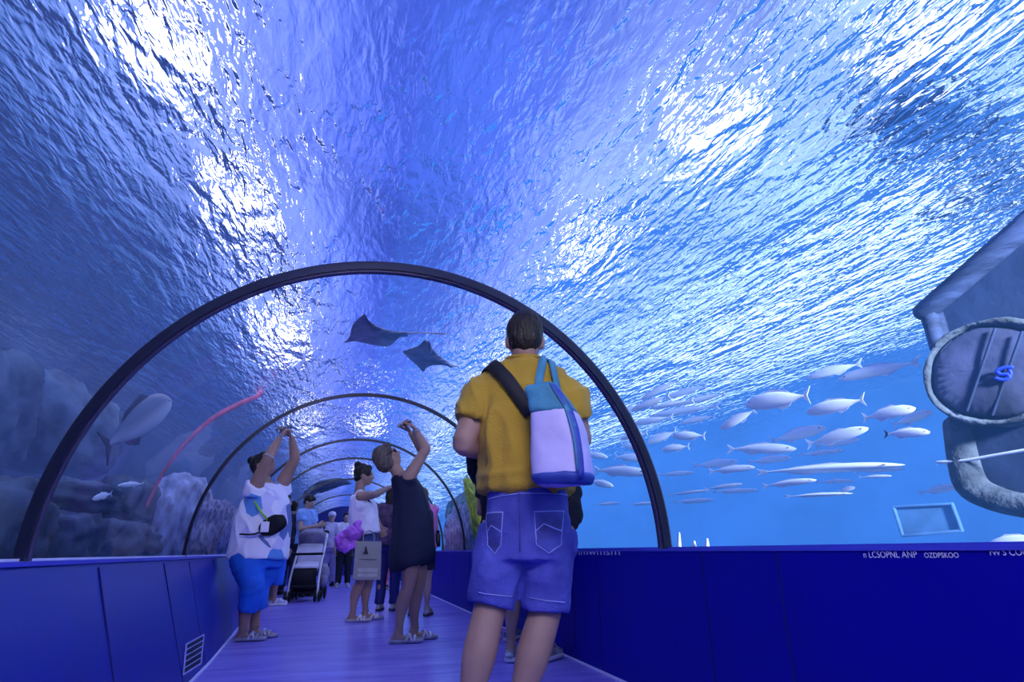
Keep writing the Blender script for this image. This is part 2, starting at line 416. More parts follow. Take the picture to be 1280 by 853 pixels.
LAMPS = [(-3.0, 5.2), (-2.7, 7.2), (-2.8, 9.8), (-2.7, 13.5), (5.4, 5.2), (5.0, 7.8), (5.2, 11), (5.2, 15), (6.9, 3.6), (.6, 13), (.7, 18)]
LLAB = ['white hall lamp glowing through the ripples at upper left', 'white hall lamp in the left row, second from the near end', 'white hall lamp in the left row, third from the near end', 'farthest white hall lamp of the left row',
        'white hall lamp glowing through the ripples at upper right of centre', 'white hall lamp in the right row, second from the near end', 'white hall lamp in the right row, third from the near end', 'farthest white hall lamp of the right row', 'white hall lamp glowing through the ripples near the upper right corner', 'white hall lamp glowing over the middle of the far tunnel', 'white hall lamp over the tunnel, farthest of all']
for (x, y), lb in zip(LAMPS, LLAB):
    t = thing('hall_lamp', lb, 'lamp', (x, y, 6.3), 'white hall lamps over the pool')
    bm = NB(); bmesh.ops.create_circle(bm, cap_ends=True, segments=32, radius=.6, matrix=Matrix.Translation((x, y, 6.29))); obj('diffuser', bm, M_lamp, t, False)
    bm = NB(); bridge(bm, [ring_pts(V((x, y, z)), V((r, 0, 0)), V((0, r, 0)), 32) for z, r in ((6.295, .63), (6.34, .61), (6.40, .2), (6.45, .06), (7.0, .04))]); obj('shade', bm, M_lampcase, t)
M_panelglow = emit('window_glow', (.80, .92, 1.0), 3.2)
bm = NB(); box(bm, (12.5, -4, 3.7), (12.6, 40, 6.6)); struct('window_40', bm, M_panelglow)  # glowing panel added to brighten the ripples on the right
M_cat = mat('catwalk_steel', (.05, .08, .2), .7)
t = thing('catwalk', 'dark maintenance catwalk slab crossing above the pool at upper right', 'catwalk', (5.2, 3.3, 4.6))
ca, cb = V((5.1, 3.15, 4.6)), V((14, 5.6, 4.6)); cs = V((-.26, .96, 0))
bm = NB(); bridge(bm, [[p-cs*w_, p+cs*w_, p+cs*w_+V((0, 0, .14)), p-cs*w_+V((0, 0, .14))] for p, w_ in ((ca, .34), (cb, .6))]); obj('deck', bm, M_cat, t, False)
for q in (.05, .3, .55, .8):
    p = ca.lerp(cb, q)
    for s_ in (-1, 1):
        bm = NB(); tube(bm, [p+cs*.33*s_+V((0, 0, .1)), p+cs*.33*s_+V((0, 0, 2.4))], .015, 8, 1); obj('hanger_rod', bm, M_cat, t)
w = bpy.data.worlds.new('world'); SC.world = w; w.use_nodes = True
w.node_tree.nodes['Background'].inputs[0].default_value = (.02, .04, .16, 1); w.node_tree.nodes['Background'].inputs[1].default_value = 1.0
# ================================================================== PEOPLE
def lerp(a, b, t): return a+(b-a)*t
def fbm(p, s, o=0): return noise.noise(V((p.x*s[0]+o, p.y*s[1]+o*.7, p.z*s[2]-o)))
M_skin = mat('skin_tan', (.34, .20, .175), .55, var=.07, vscale=9, spec=.35)
M_skin2 = mat('skin_light', (.42, .27, .25), .55, var=.07, vscale=9, spec=.35)
M_skin3 = mat('skin_dim', (.22, .135, .13), .55, var=.07, vscale=9, spec=.35)
M_eye = mat('eye', (.02, .015, .015), .2, var=.02)
M_hairD = mat('dark_hair', (.012, .008, .009), .55, var=.3, vscale=60, bump=.5, bscale=90, stretch=(1, 1, .2))
M_hairG = mat('ash_brown_hair', (.10, .075, .075), .55, var=.3, vscale=60, bump=.6, bscale=90, stretch=(1, 1, .25))
M_sole = mat('rubber_sole', (.03, .03, .04), .7)
M_solew = mat('white_sole', (.75, .75, .8), .6)

class Pose:
    """joints in metres; frames for the torso and the head"""
    def __init__(s, **k):
        s.__dict__.update(k)
        s.pelvis = (s.hipL+s.hipR)/2
        if not hasattr(s, 'chest'): s.chest = lerp(s.pelvis, (s.shL+s.shR)/2, .68)
        s.up = (s.neck-s.pelvis).normalized()
        s.rh = (s.hipR-s.hipL).normalized(); s.rs = (s.shR-s.shL).normalized()
        s.fh = s.up.cross(s.rh).normalized(); s.fs = s.up.cross(s.rs).normalized()
        if not hasattr(s, 'face'): s.face = s.fs.copy()
        s.face = s.face.normalized()
        if not hasattr(s, 'crown'): s.crown = V((0, 0, 1))
        s.hr = s.face.cross(s.crown).normalized(); s.hu = s.hr.cross(s.face).normalized()
        if not hasattr(s, 'b'): s.b = 1.0
        if not hasattr(s, 'w'): s.w = {}
        if not hasattr(s, 'hs'): s.hs = 1.0
    def sec(s, t, k=1.0):
        """torso section: t=0 pelvis, 1 neck base; returns centre, right, forward half-extents"""
        W = dict(hip=.165, waist=.142, chest=.165, sh=.165, dhip=.115, dwaist=.10, dchest=.118, dsh=.085); W.update(s.w)
        T = [(-.25, W['hip']*.93, W['dhip']), (0, W['hip'], W['dhip']), (.18, lerp(W['hip'], W['waist'], .6), lerp(W['dhip'], W['dwaist'], .6)), (.38, W['waist'], W['dwaist']), (.65, W['chest'], W['dchest']), (.84, W['sh'], W['dsh']*1.08), (.93, W['sh']*.86, W['dsh']*.85), (1.0, .075, .07)]
        for (a, w0, d0), (b_, w1, d1) in zip(T, T[1:]):
            if t <= b_ or b_ == 1.0:
                q = (t-a)/(b_-a); q = q*q*(3-2*q); rx, ry = lerp(w0, w1, q), lerp(d0, d1, q); break
        c3 = catmull([tuple(s.pelvis-s.up*.2), tuple(s.pelvis), tuple(s.chest), tuple(s.neck), tuple(s.neck+s.up*.1)], 40)
        L = (s.neck-s.pelvis).length
        if t < 0: c = s.pelvis+s.up*(t*L)
        elif t < .66: c = V(c3[40+int(40*t/.66)])
        else: c = V(c3[80+int(40*(t-.66)/.34)])
        u = min(max(t, 0), 1); r = lerp(s.rh, s.rs, u).normalized(); f = s.up.cross(r).normalized()
        return c, r*rx*k, f*ry*k
    def torso(s, bm, t0, t1, grow=0.0, n=20, steps=16, flare=0.0, p=2.3, shrink=1.0, back=0.0):
        rr = []
        for i in range(steps+1):
            t = lerp(t0, t1, i/steps); c, r, f = s.sec(t)
            rl, fl = r.length*shrink, f.length*shrink
            g = grow + flare*max(0, 1-i/steps)**1.5
            rr.append(ring_pts(c - f.normalized()*back*max(0, 1-abs(t-.05)*4), r.normalized()*(rl+g), f.normalized()*(fl+g), n, p))
        bridge(bm, rr)
    def leg(s, bm, side, k0=0.0, k1=1.0, grow=0.0, n=14, end=True, hem=0.0):
        h, kn, an = (s.hipL, s.knL, s.anL) if side < 0 else (s.hipR, s.knR, s.anR)
        b = s.b; back = -s.fh
        R = [(0, .094), (.25, .082), (.45, .062), (.5, .056), (.58, .056), (.68, .0575), (.82, .042), (.95, .033), (1.0, .036)]
        def P(q):
            p = lerp(h, kn, q/.5) if q < .5 else lerp(kn, an, (q-.5)/.5)
            if .5 < q < 1: p = p+back*(.022*math.sin((q-.5)/.5*PI)*b)
            if q < .5: p = p - back*(.015*math.sin(q/.5*PI))
            return p
        def Rd(q):
            for (a, r0), (b_, r1) in zip(R, R[1:]):
                if q <= b_+1e-6: return lerp(r0, r1, (q-a)/(b_-a))
        qs = [q for q in (0, .12, .25, .38, .5, .6, .7, .82, .92, 1) if k0 < q < k1]; qs = [k0]+qs+[k1]
        bs = s.w.get('leg', 1.0)
        tube(bm, [P(q) for q in qs], [Rd(q)*b*bs+grow+hem*max(0, (q-k0)/(k1-k0))**2 for q in qs], n, 3, round_ends=False)
    def arm(s, bm, side, k0=0.0, k1=1.0, grow=0.0, n=12, ends=False):
        a, e, w = (s.shL, s.elL, s.wrL) if side < 0 else (s.shR, s.elR, s.wrR)
        R = [(0, .062), (.12, .058), (.28, .05), (.5, .041), (.62, .043), (.8, .034), (1, .026)]
        P = lambda q: lerp(a, e, q/.5) if q < .5 else lerp(e, w, (q-.5)/.5)
        def Rd(q):
            for (x, r0), (y, r1) in zip(R, R[1:]):
                if q <= y+1e-6: return lerp(r0, r1, (q-x)/(y-x))
        qs = [q for q in (0, .12, .28, .42, .5, .58, .68, .84, 1) if k0 < q < k1]; qs = [k0]+qs+[k1]
        bs = s.w.get('arm', 1.0)
        tube(bm, [P(q) for q in qs], [Rd(q)*s.b*bs+grow for q in qs], n, 3, round_ends=ends)
    def sleeves(s, bm, k1, grow, k0=0.0):
        for sd in (-1, 1):
            a, e = (s.shL, s.elL) if sd < 0 else (s.shR, s.elR)
            s.arm(bm, sd, k0, k1, grow); ball(bm, a-s.up*.004, .055*s.b*s.w.get('arm', 1.0)+grow*.8, None, 14)
            tube(bm, [s.neck-s.up*.07-(s.rs*.01*-sd), lerp(s.neck, a, .55)-s.up*.012, a-s.up*.01], [.07*s.b**.5+grow*.3, .058*s.b**.5+grow*.4, .05*s.b+grow*.6], 14, 4)
    def shorts_leg(s, bm, sd, ext, r0, r1, q0=.06, back=.0):
        h, kn, an = (s.hipL, s.knL, s.anL) if sd < 0 else (s.hipR, s.knR, s.anR)
        d = (kn-h).normalized(); b = kn+d*ext-s.fh*back
        tube(bm, [h+d*q0, h.lerp(b, .35), h.lerp(b, .7), b], [r0, lerp(r0, r1, .45), lerp(r0, r1, .8), r1], 20, 4, round_ends=False)
    def head_bm(s, bm):
        c, k = s.head, s.hs; rot = Matrix((s.hr, s.face, s.hu)).transposed()
        g = lambda x, y, z: c + s.hr*x*k + s.face*y*k + s.hu*z*k
        ball(bm, g(0, -.010, .022), V((.074, .094, .092))*k, rot, 20)
        ball(bm, g(0, .022, -.035), V((.058, .068, .080))*k, rot, 18)
        ball(bm, g(0, .062, -.088), V((.026, .024, .022))*k, rot, 12)           # chin
        ball(bm, g(0, .080, .020), V((.048, .018, .014))*k, rot, 12)           # brow
        for sx in (-1, 1):
            ball(bm, g(.034*sx, .066, -.022), V((.024, .024, .022))*k, rot, 10)   # cheeks
            ball(bm, g(.074*sx, -.008, -.012), V((.010, .020, .034))*k, rot, 10)  # ears
        tube(bm, [g(0, .088, .012), g(0, .100, -.012), g(0, .112, -.030)], [.008*k, .010*k, .013*k], 8, 3)  # nose
        tube(bm, [g(-.024, .082, -.060), g(0, .094, -.058), g(.024, .082, -.060)], [.005*k, .009*k, .005*k], 8, 3)   # lips
        tube(bm, [g(-.018, .082, -.068), g(0, .090, -.069), g(.018, .082, -.068)], [.005*k, .008*k, .005*k], 8, 3)
        tube(bm, [s.neck-s.up*.04, lerp(s.neck, c, .35)-s.face*.008, g(0, -.025, -.045)], [.066*s.b**.5, .055*s.b**.5, .056*k], 14, 4)
    def foot_bm(s, bm, side):
        an, d = (s.anL, s.toeL) if side < 0 else (s.anR, s.toeR)
        z = V((0, 0, 1)); g = V((an.x, an.y, an.z-.055))
        tube(bm, [an+V((0, 0, .02)), g+V((0, 0, .02))-d*.02], [.036, .038], 12, 3)
        tube(bm, [g-d*.05, g+d*.05+z*.010, g+d*.13-z*.006, g+d*.175-z*.012], [.034, .038, .042, .030], 12, 4, flat=.55, up=z)

def hand(bm, wr, d, pn, side, curl=.5, k=1.0):
    """palm with four jointed fingers and a thumb leaving its side; pn is the palm's facing, side +1 puts the thumb on d x pn"""
    d = d.normalized(); pn = (pn-d*pn.dot(d)).normalized(); s = d.cross(pn)*side
    tube(bm, [wr-d*.02, wr+d*.03, wr+d*.075*k, wr+d*.095*k], [.024*k, .036*k, .042*k, .036*k], 12, 3, flat=.42, up=pn)
    for i, (off, ln) in enumerate(((.030, .070), (.010, .080), (-.010, .075), (-.029, .058))):
        p = wr+d*(.085*k)+s*off*k; a = 0; pts = [p-d*.015]
        q = p
        for j, f in enumerate((.45, .32, .26)):
            pts.append(q); a += curl*(.75 if j == 0 else 1.0)*(1+.08*i)
            q = q + (d*math.cos(a)+pn*math.sin(a))*ln*f*k
        pts.append(q)
        tube(bm, pts, [.0095*k]*3+[.0085*k, .0075*k], 8, 2)
    t0 = wr+d*.03*k+s*.026*k; dv = (d*.62+s*.65+pn*.3).normalized()
    t1 = t0+dv*.038*k; t2 = t1+(d*.8+s*.25+pn*.45).normalized()*.030*k; t3 = t2+(d*.85+pn*.5).normalized()*.024*k
    tube(bm, [t0-dv*.012, t0, t1, t2, t3], [.013*k, .013*k, .011*k, .010*k, .008*k], 8, 2)

def shoe(parent, an, d, kind, M_up, M_s, k=1.0, lab=None):
    """footwear built on the ankle joint with toes along d"""
    z = V((0, 0, 1)); g = V((an.x, an.y, an.z-.08)); d = V((d.x, d.y, 0)).normalized(); s = d.cross(z)
    def outline(z0, gr=0):
        prof = [(-.078, .026), (-.06, .034), (-.01, .034), (.05, .036), (.11, .046), (.15, .044), (.185, .030), (.20, .012)]
        L = [g+d*x*k+s*(w+gr)*k+z*z0 for x, w in prof]; Rr = [g+d*x*k-s*(w+gr)*k+z*z0 for x, w in prof]
        return L+Rr[::-1]
    bm = NB()
    if kind == 'sandal':
        bridge(bm, [outline(.002), outline(.012, .003), outline(.022, .003), outline(.026)])
        o = obj('sandal', bm, M_s, parent, True, lab)
        b2 = NB()
        for x0, x1, h in ((.115, .055, .058), (.06, .10, .060), (.135, .12, .046)):
            pts = [g+d*x0*k-s*.046*k+z*.02, g+d*lerp(x0, x1, .3)*k-s*.036*k+z*h*.85, g+d*lerp(x0, x1, .5)*k+z*(h+.008), g+d*lerp(x0, x1, .7)*k+s*.036*k+z*h*.85, g+d*x1*k+s*.046*k+z*.02]
            tube(b2, pts, .011, 8, 3, flat=.5)
        obj('strap', b2, M_up, o)
    else:
        hi = .065 if kind == 'flat' else .095
        bridge(bm, [outline(.022, -.001), outline(.045, .001)] + [[lerp(p, g+d*lerp(.0, .02, q)*k+z*hh, q*.8) + z*0 for p in [V((v.x, v.y, hh+g.z)) for v in outline(hh)]] for hh, q in ((.062, .22), (.08, .55), (hi, .62))])
        o = obj('shoe', bm, M_up, parent, True, lab)
        b2 = NB(); bridge(b2, [outline(.001), outline(.008, .004), outline(.022, .004), outline(.028, .001)]); obj('sole', b2, M_s, o)
    return o

def body(P, parent, m, voxel=.013, hands=(None, None), bare=(True, True), legs=True, torso_shrink=.90, name='body'):
    """one continuous figure: trunk, limbs, neck, head fused into a single skin, hands grown on the wrists"""
    bm = NB()
    P.torso(bm, -.09, .97, 0, shrink=torso_shrink)
    for sd in (-1, 1):
        P.leg(bm, sd); P.arm(bm, sd, ends=True)
        P.foot_bm(bm, sd)
    for sd in (-1, 1):
        a = P.shL if sd < 0 else P.shR
        tube(bm, [P.neck-P.up*.06, lerp(P.neck, a, .5)-P.up*.02, a-P.up*.01], [.06, .05, .045], 12, 3)
    P.head_bm(bm)
    me = fuse(bm, voxel, 2)
    hb = NB()
    for sd, h in zip((-1, 1), hands):
        el, wr = (P.elL, P.wrL) if sd < 0 else (P.elR, P.wrR)
        if h is None: h = dict(d=(wr-el), pn=P.rs*(-sd), curl=.35)
        hand(hb, wr, h['d'], h['pn'], h.get('side', sd), h.get('curl', .4), h.get('k', 1.0))
    append_mesh(me, hb)
    o = obj(name, me, m, parent)
    return o
def eyes(P, parent):
    k = P.hs
    for sx in (-1, 1):
        bm = NB(); ball(bm, P.head+P.hr*.030*sx*k+P.face*.078*k+P.hu*.004*k, V((.012, .009, .008))*k, Matrix((P.hr, P.face, P.hu)).transposed(), 10); obj('eye', bm, M_eye, parent)
def hair(P, parent, style, m, voxel=.009):
    k = P.hs; bm = NB(); rot = Matrix((P.hr, P.face, P.hu)).transposed()
    g = lambda x, y, z: P.head + P.hr*x*k + P.face*y*k + P.hu*z*k
    B = lambda c, r: ball(bm, g(*c), V(r)*k, rot, 20)
    if style == 'crop':
        B((0, -.024, .031), (.078, .088, .090)); B((0, -.040, -.008), (.071, .066, .066)); 
    elif style == 'short':
        B((0, -.018, .036), (.083, .096, .094)); B((0, -.045, -.012), (.074, .064, .072)); B((0, .04, .085), (.06, .045, .035))
    elif style == 'bob':
        B((0, -.022, .032), (.090, .102, .098)); B((0, -.060, -.025), (.088, .066, .085)); B((-.064, -.02, -.035), (.034, .05, .07)); B((.064, -.02, -.035), (.034, .05, .07)); B((0, .055, .082), (.065, .038, .032))
    elif style == 'bun':
        B((0, -.020, .032), (.084, .097, .094)); B((0, -.05, -.02), (.072, .06, .07)); B((0, -.075, .105), (.046, .044, .042)); B((0, .05, .08), (.06, .036, .03)); B((.05, .05, .03), (.02, .03, .055)); B((-.05, .05, .03), (.02, .03, .055))
    elif style == 'long':
        B((0, -.020, .032), (.086, .098, .096)); B((0, -.065, -.05), (.082, .055, .11)); B((0, -.07, -.13), (.075, .045, .10)); B((0, .05, .08), (.06, .036, .03))
    me = fuse(bm, voxel, 2)
    fold(me, .006, lambda c: fbm(c-P.head, (55, 55, 18)))
    return obj('hair', me, m, parent)
def garment(name, parent, m, build, voxel=.013, amp=.008, sc=(9, 9, 4), o=0, smooth=4, lab=None, extra=None):
    bm = NB(); build(bm); me = fuse(bm, voxel, smooth)
    base = wloc(parent)
    fold(me, amp, lambda c: fbm(c-base, sc, o) + .5*fbm(c-base, tuple(2.3*q for q in sc), o+5))
    if extra: fold(me, 1.0, extra)
    return obj(name, me, m, parent, True, lab)
def ridges(c, s, o=0):
    """soft creases: thin raised folds with broad hollows between"""
    n = noise.noise(V((c.x*s[0]+o, c.y*s[1]+o*.7, c.z*s[2]-o)))
    return (1-min(1, abs(n)*3.2))**2
def onto(o, p, n=None, out=.004):
    """nearest point on a garment, pushed outward"""
    if 'bvh' not in CACHE.get(o.name, {}):
        b = wloc(o); me = o.data
        CACHE[o.name] = {'bvh': BVHTree.FromPolygons([v.co+b for v in me.vertices], [tuple(q.vertices) for q in me.polygons])}
    bv = CACHE[o.name]['bvh']
    if n is not None:
        hit, nr, _, _ = bv.ray_cast(p+n*.6, -n)
        if hit is not None: return hit+nr*out, nr
    hit, nr, _, _ = bv.find_nearest(p); return hit+nr*out, nr
CACHE = {}
def A(Y, *q):
    """joint at photo pixel (x, y), q[2] metres deeper or nearer than the figure's own depth Y"""
    return at(q[0], q[1], Y+(q[2] if len(q) > 2 else 0))
def ankle(Y, x, y, d=0, z=.085):
    p = at(x, y, Y+d); return V((p.x, p.y, z))
def az(deg, up=0): a = math.radians(deg); return V((math.sin(a)*math.cos(math.radians(up)), math.cos(a)*math.cos(math.radians(up)), math.sin(math.radians(up))))
def foot_root(P): return V(((P.anL.x+P.anR.x)/2, (P.anL.y+P.anR.y)/2, 0))
def person(label, P, group=None): return thing('person', label, 'person', foot_root(P), group)

# ---------------------------------------------------------------- the man in the yellow shirt
Y = 2.54
M_yel = mat('mustard_cotton', (.42, .26, .035), .85, var=.08, vscale=5, bump=.25, bscale=120, spec=.1, sheen=.15)
M_den = mat('blue_denim', (.085, .095, .43), .8, var=.35, vscale=5, bump=.35, bscale=160, spec=.15, col2=(.030, .036, .25))
M_stitch = mat('pale_stitching', (.30, .36, .78), .7)
M_den2 = mat('denim_pocket', (.060, .068, .34), .8, var=.3, vscale=9, bump=.35, bscale=160, spec=.15)
P = Pose(head=A(Y, 656, 426), neck=A(Y, 656, 452), shL=A(Y, 604, 492, .05), shR=A(Y, 708, 493, -.05), elL=A(Y, 579, 555, 0), elR=A(Y, 726, 550, -.04),
         wrL=A(Y, 622, 570, .27), wrR=A(Y, 695, 572, .26), hipL=A(Y, 635, 657, .03), hipR=A(Y, 685, 657, -.03), knL=A(Y, 612, 762, .02), knR=A(Y, 681, 766, -.02),
         anL=ankle(Y, 579, 895, -.02), anR=ankle(Y, 640, 905, -.03), toeL=az(-8), toeR=az(30), face=az(13, -6), b=1.2, hs=1.1,
         w=dict(hip=.164, waist=.152, chest=.192, sh=.185, dhip=.135, dwaist=.135, dchest=.135, dsh=.10, leg=.98))
MAN = P
man = person('man in a mustard yellow t-shirt and blue denim shorts standing with his back turned', P)
hl = dict(d=az(70, 25), pn=az(-10, 30), curl=.5); hr_ = dict(d=az(-55, 25), pn=az(10, 30), curl=.5)
body(P, man, M_skin, .011, (hl, hr_))
hair(P, man, 'crop', M_hairD, .008)
eyes(P, man)
def fshirt(bm):
    P.torso(bm, .28, .975, .024, steps=22, flare=.006)
    P.sleeves(bm, .30, .026)
    tube(bm, [P.neck-P.up*.05, P.neck+P.up*.012-P.face*.004], [.09, .078], 18, 3, round_ends=False)
def drape(c):
    lo = max(0, min(1, (1.36-c.z)/.30)); x = V((c.x, c.y, c.z+c.x*.55))
    return .024*ridges(x, (5.5, 5.5, 2.0), 2)*lo + .013*ridges(V((c.x, c.y, c.z-c.x*.35)), (3, 3, 9), 7)*max(0, min(1, (1.13-c.z)/.15)) + .010*ridges(x, (9, 9, 5), 4)
shirt = garment('t_shirt', man, M_yel, fshirt, .010, .006, (6, 6, 3.2), 3, 3, extra=drape)
bm = NB(); c = P.neck+P.up*.004
rr = catmull([tuple(p) for p in ring_pts(c, P.rs*.086, P.fs*.078, 14)]+[tuple(c+P.rs*.086)], 3)
tube(bm, [V(p) for p in rr], .008, 8, 1); obj('collar', bm, M_yel, man)
def fshorts(bm):
    P.torso(bm, -.19, .36, .013, steps=12)
    P.shorts_leg(bm, -1, -.012, .118, .096, .02); P.shorts_leg(bm, 1, -.008, .118, .096, .02)
    for h in (P.hipL, P.hipR): ball(bm, h - P.fh*.055, V((.088, .088, .105)), None, 16)
def crease(c):
    lo = max(0, min(1, (.86-c.z)/.15))
    hm = max(.15, min(1, (c.z-.545)/.08))
    return .012*ridges(V((c.x, c.y, c.z+.5*abs(c.x-.78))), (4, 4, 9), 3)*lo*hm + .003*ridges(c, (9, 9, 14), 8)
shorts = garment('denim_shorts', man, M_den, fshorts, .010, .005, (8, 8, 7), 11, 2, extra=crease)
bkn = -P.fh
def stitch(parent, pts, r=.0022, m=M_stitch, nm='stitching', host=None, n=bkn):
    host = host or shorts; q = []
    for a, b_ in zip(pts, pts[1:]):
        for k in range(7): q.append(a.lerp(b_, k/7))
    q.append(pts[-1]); bm = NB(); tube(bm, [onto(host, p, n, .003)[0] for p in q], r, 6, 1); return obj(nm, bm, m, parent)
def patch(parent, host, poly, m, nm, out=.004, n=bkn, N=10):
    """a four-cornered patch of cloth laid on a garment: poly = tl, tr, br, bl"""
    bm = NB(); tl, tr, br, bl = poly; g = []
    for i in range(N+1):
        row = []
        for j in range(N+1):
            p = tl.lerp(tr, j/N).lerp(bl.lerp(br, j/N), i/N)
            if i == N and 0 < j < N: p = p - V((0, 0, .030*(1-abs(2*j/N-1))))
            elif i > N*.6: p = p - V((0, 0, .030*(1-abs(2*j/N-1))*(i/N-.6)/.4))
            row.append(bm.verts.new(onto(host, p, n, out)[0]))
        g.append(row)
    for i in range(N):
        for j in range(N): bm.faces.new((g[i][j], g[i][j+1], g[i+1][j+1], g[i+1][j]))
    return obj(nm, bm, m, parent)
for x0, x1, y0, y1 in ((603, 627, 640, 682), (668, 704, 640, 681)):
    pc = [A(2.40, x0, y0), A(2.40, x1, y0), A(2.40, x1-3, y1), A(2.40, x0+3, y1)]
    pk = patch(shorts, shorts, pc, M_den2, 'back_pocket')
    mid = pc[2].lerp(pc[3], .5)-V((0, 0, .032))
    stitch(shorts, [pc[0], pc[1]], .003); stitch(shorts, [pc[0], pc[3], mid, pc[2], pc[1]])
    stitch(shorts, [pc[0].lerp(pc[3], .6), pc[0].lerp(pc[2], .38), pc[1].lerp(pc[2], .6)])
stitch(shorts, [A(2.4, 648, 616), A(2.4, 650, 650), A(2.4, 650, 690)], .003, M_den2, 'seam')
stitch(shorts, [A(2.4, 606, 621), A(2.4, 650, 617), A(2.4, 708, 618)])
for cx, cyy, w_ in ((615, 744, 25), (683, 750, 26)):
    stitch(shorts, [A(2.4, cx-w_*.85, cyy-1), A(2.4, cx, cyy+2), A(2.4, cx+w_*.85, cyy+4)])
M_snk = mat('grey_sneaker', (.12, .12, .16), .7)
for an, d in ((P.anL, P.toeL), (P.anR, P.toeR)): shoe(man, an, d, 'shoe', M_snk, M_solew, 1.12)

# sling backpack on his back
M_teal = mat('teal_nylon', (.05, .21, .36), .6, var=.2, vscale=9, bump=.5, bscale=14)
M_lil = mat('lilac_white_nylon', (.50, .46, .86), .55, var=.06, vscale=6, bump=.3, bscale=9)
M_navy = mat('royal_blue_nylon', (.03, .06, .36), .55, var=.15, vscale=9)
M_blk = mat('black_webbing', (.008, .008, .016), .7)
bp = thing('backpack', 'teal, blue and lilac-white sling backpack worn on the yellow-shirted man', 'bag', A(2.27, 702, 606))
def bag_frame(h):
    """centre line and half sizes of the bag at height share h (0 base, 1 top)"""
    K = [(0, 705, 606, .096, .094), (.06, 704, 598, .108, .108), (.3, 702, 570, .107, .105), (.52, 699, 542, .099, .096), (.68, 694, 519, .086, .082), (.85, 685, 499, .068, .055), (.96, 677, 486, .060, .036), (1, 675, 482, .055, .022)]
    for a, b_ in zip(K, K[1:]):
        if h <= b_[0]+1e-6:
            q = (h-a[0])/(b_[0]-a[0]); v = [lerp(a[i], b_[i], q) for i in range(1, 5)]; break
    return A(2.23, v[0], v[1]), v[2], v[3]
U1 = az(-90+36); U2 = az(36)           # face directions: left-hand panel runs along U1, right-hand panel along U2 away from the viewer
def bag_ring(h, gr=0, n=40):
    c, a, b_ = bag_frame(h); return ring_pts(c, U1*(a+gr), U2*(b_+gr), n, 3.6)
def bag_band(nm, h0, h1, m, gr, steps=8, lab=None, dip=0):
    bm = NB(); rr = [bag_ring(lerp(h0, h1, i/steps), gr*(1 if 0 < i < steps else .3)) for i in range(steps+1)]
    bridge(bm, rr); me = bpy.data.meshes.new(nm); bmesh.ops.recalc_face_normals(bm, faces=bm.faces[:]); bm.to_mesh(me); bm.free()
    me.update(); fold(me, .006, lambda c: fbm(c, (9, 9, 8), 1)+.8*ridges(V((c.x, c.y, c.z+c.x)), (7, 7, 9), 2))
    return obj(nm, me, m, bp, True, lab)
core = bag_band('body_panel', 0, .72, M_lil, 0, 14, 'lilac-white main panels')
bag_band('top_flap', .69, 1, M_teal, .004, 8, 'teal gathered top')
bag_band('base_panel', -.0, .085, M_navy, .004, 4, 'royal blue base')
def bag_strip(nm, ang, m, w, h0=.02, h1=.98):
    pts, nn = [], []
    for i in range(13):
        h = lerp(h0, h1, i/12); c, a, b_ = bag_frame(h); ct, st = math.cos(ang), math.sin(ang)
        f = lambda q: math.copysign(abs(q)**(2/3.6), q)
        p = c+U1*(a*f(ct))+U2*(b_*f(st)); n = (p-c).normalized(); pts.append(p+n*.009); nn.append(n)
    bm = NB(); ribbon(bm, pts, nn, w, .006); return obj(nm, bm, m, bp)
bag_strip('trim_strip', math.radians(226), M_navy, .026)
bag_strip('front_strap', math.radians(232), M_teal, .022, .1, .98)
def body_strap(nm, px, m, w, Yb=2.30, over=None):
    pts, nn = [], []
    C = catmull(px, 6)
    for q in C:
        p, n = onto(shirt, at(q[0], q[1], Yb+.2), -ray(q[0], q[1]).normalized(), .007); pts.append(p); nn.append(n)
    if over:
        p0 = pts[-1]
        for q in over: 
            p, n = onto(shirt, p0+V(q), None, .008); pts.append(p); nn.append(n)
    for _ in range(4):
        nn = [nn[0]]+[(a+b_*2+c).normalized() for a, b_, c in zip(nn, nn[1:], nn[2:])]+[nn[-1]]
        pts = [pts[0]]+[(a+b_*2+c)/4 for a, b_, c in zip(pts, pts[1:], pts[2:])]+[pts[-1]]
    pts = [p+n*.006 for p, n in zip(pts, nn)]
    bm = NB(); ribbon(bm, pts, nn, w, .008); return obj(nm, bm, m, bp)
body_strap('shoulder_strap', [(664, 520), (650, 498), (634, 476), (618, 458)], M_blk, .062, over=[(-.012, .03, .03), (-.02, .08, .03), (-.02, .13, .0)])
body_strap('shoulder_strap', [(672, 486), (675, 470), (678, 455)], M_teal, .036, over=[(.003, .03, .03), (.004, .07, .02), (.004, .11, -.02)])
body_strap('shoulder_strap', [(695, 492), (691, 472), (688, 455)], M_teal, .030, over=[(.0, .03, .03), (.0, .07, .02), (.0, .11, -.02)])
M_foot = mat('silver_footbed', (.38, .36, .50), .5, var=.2)
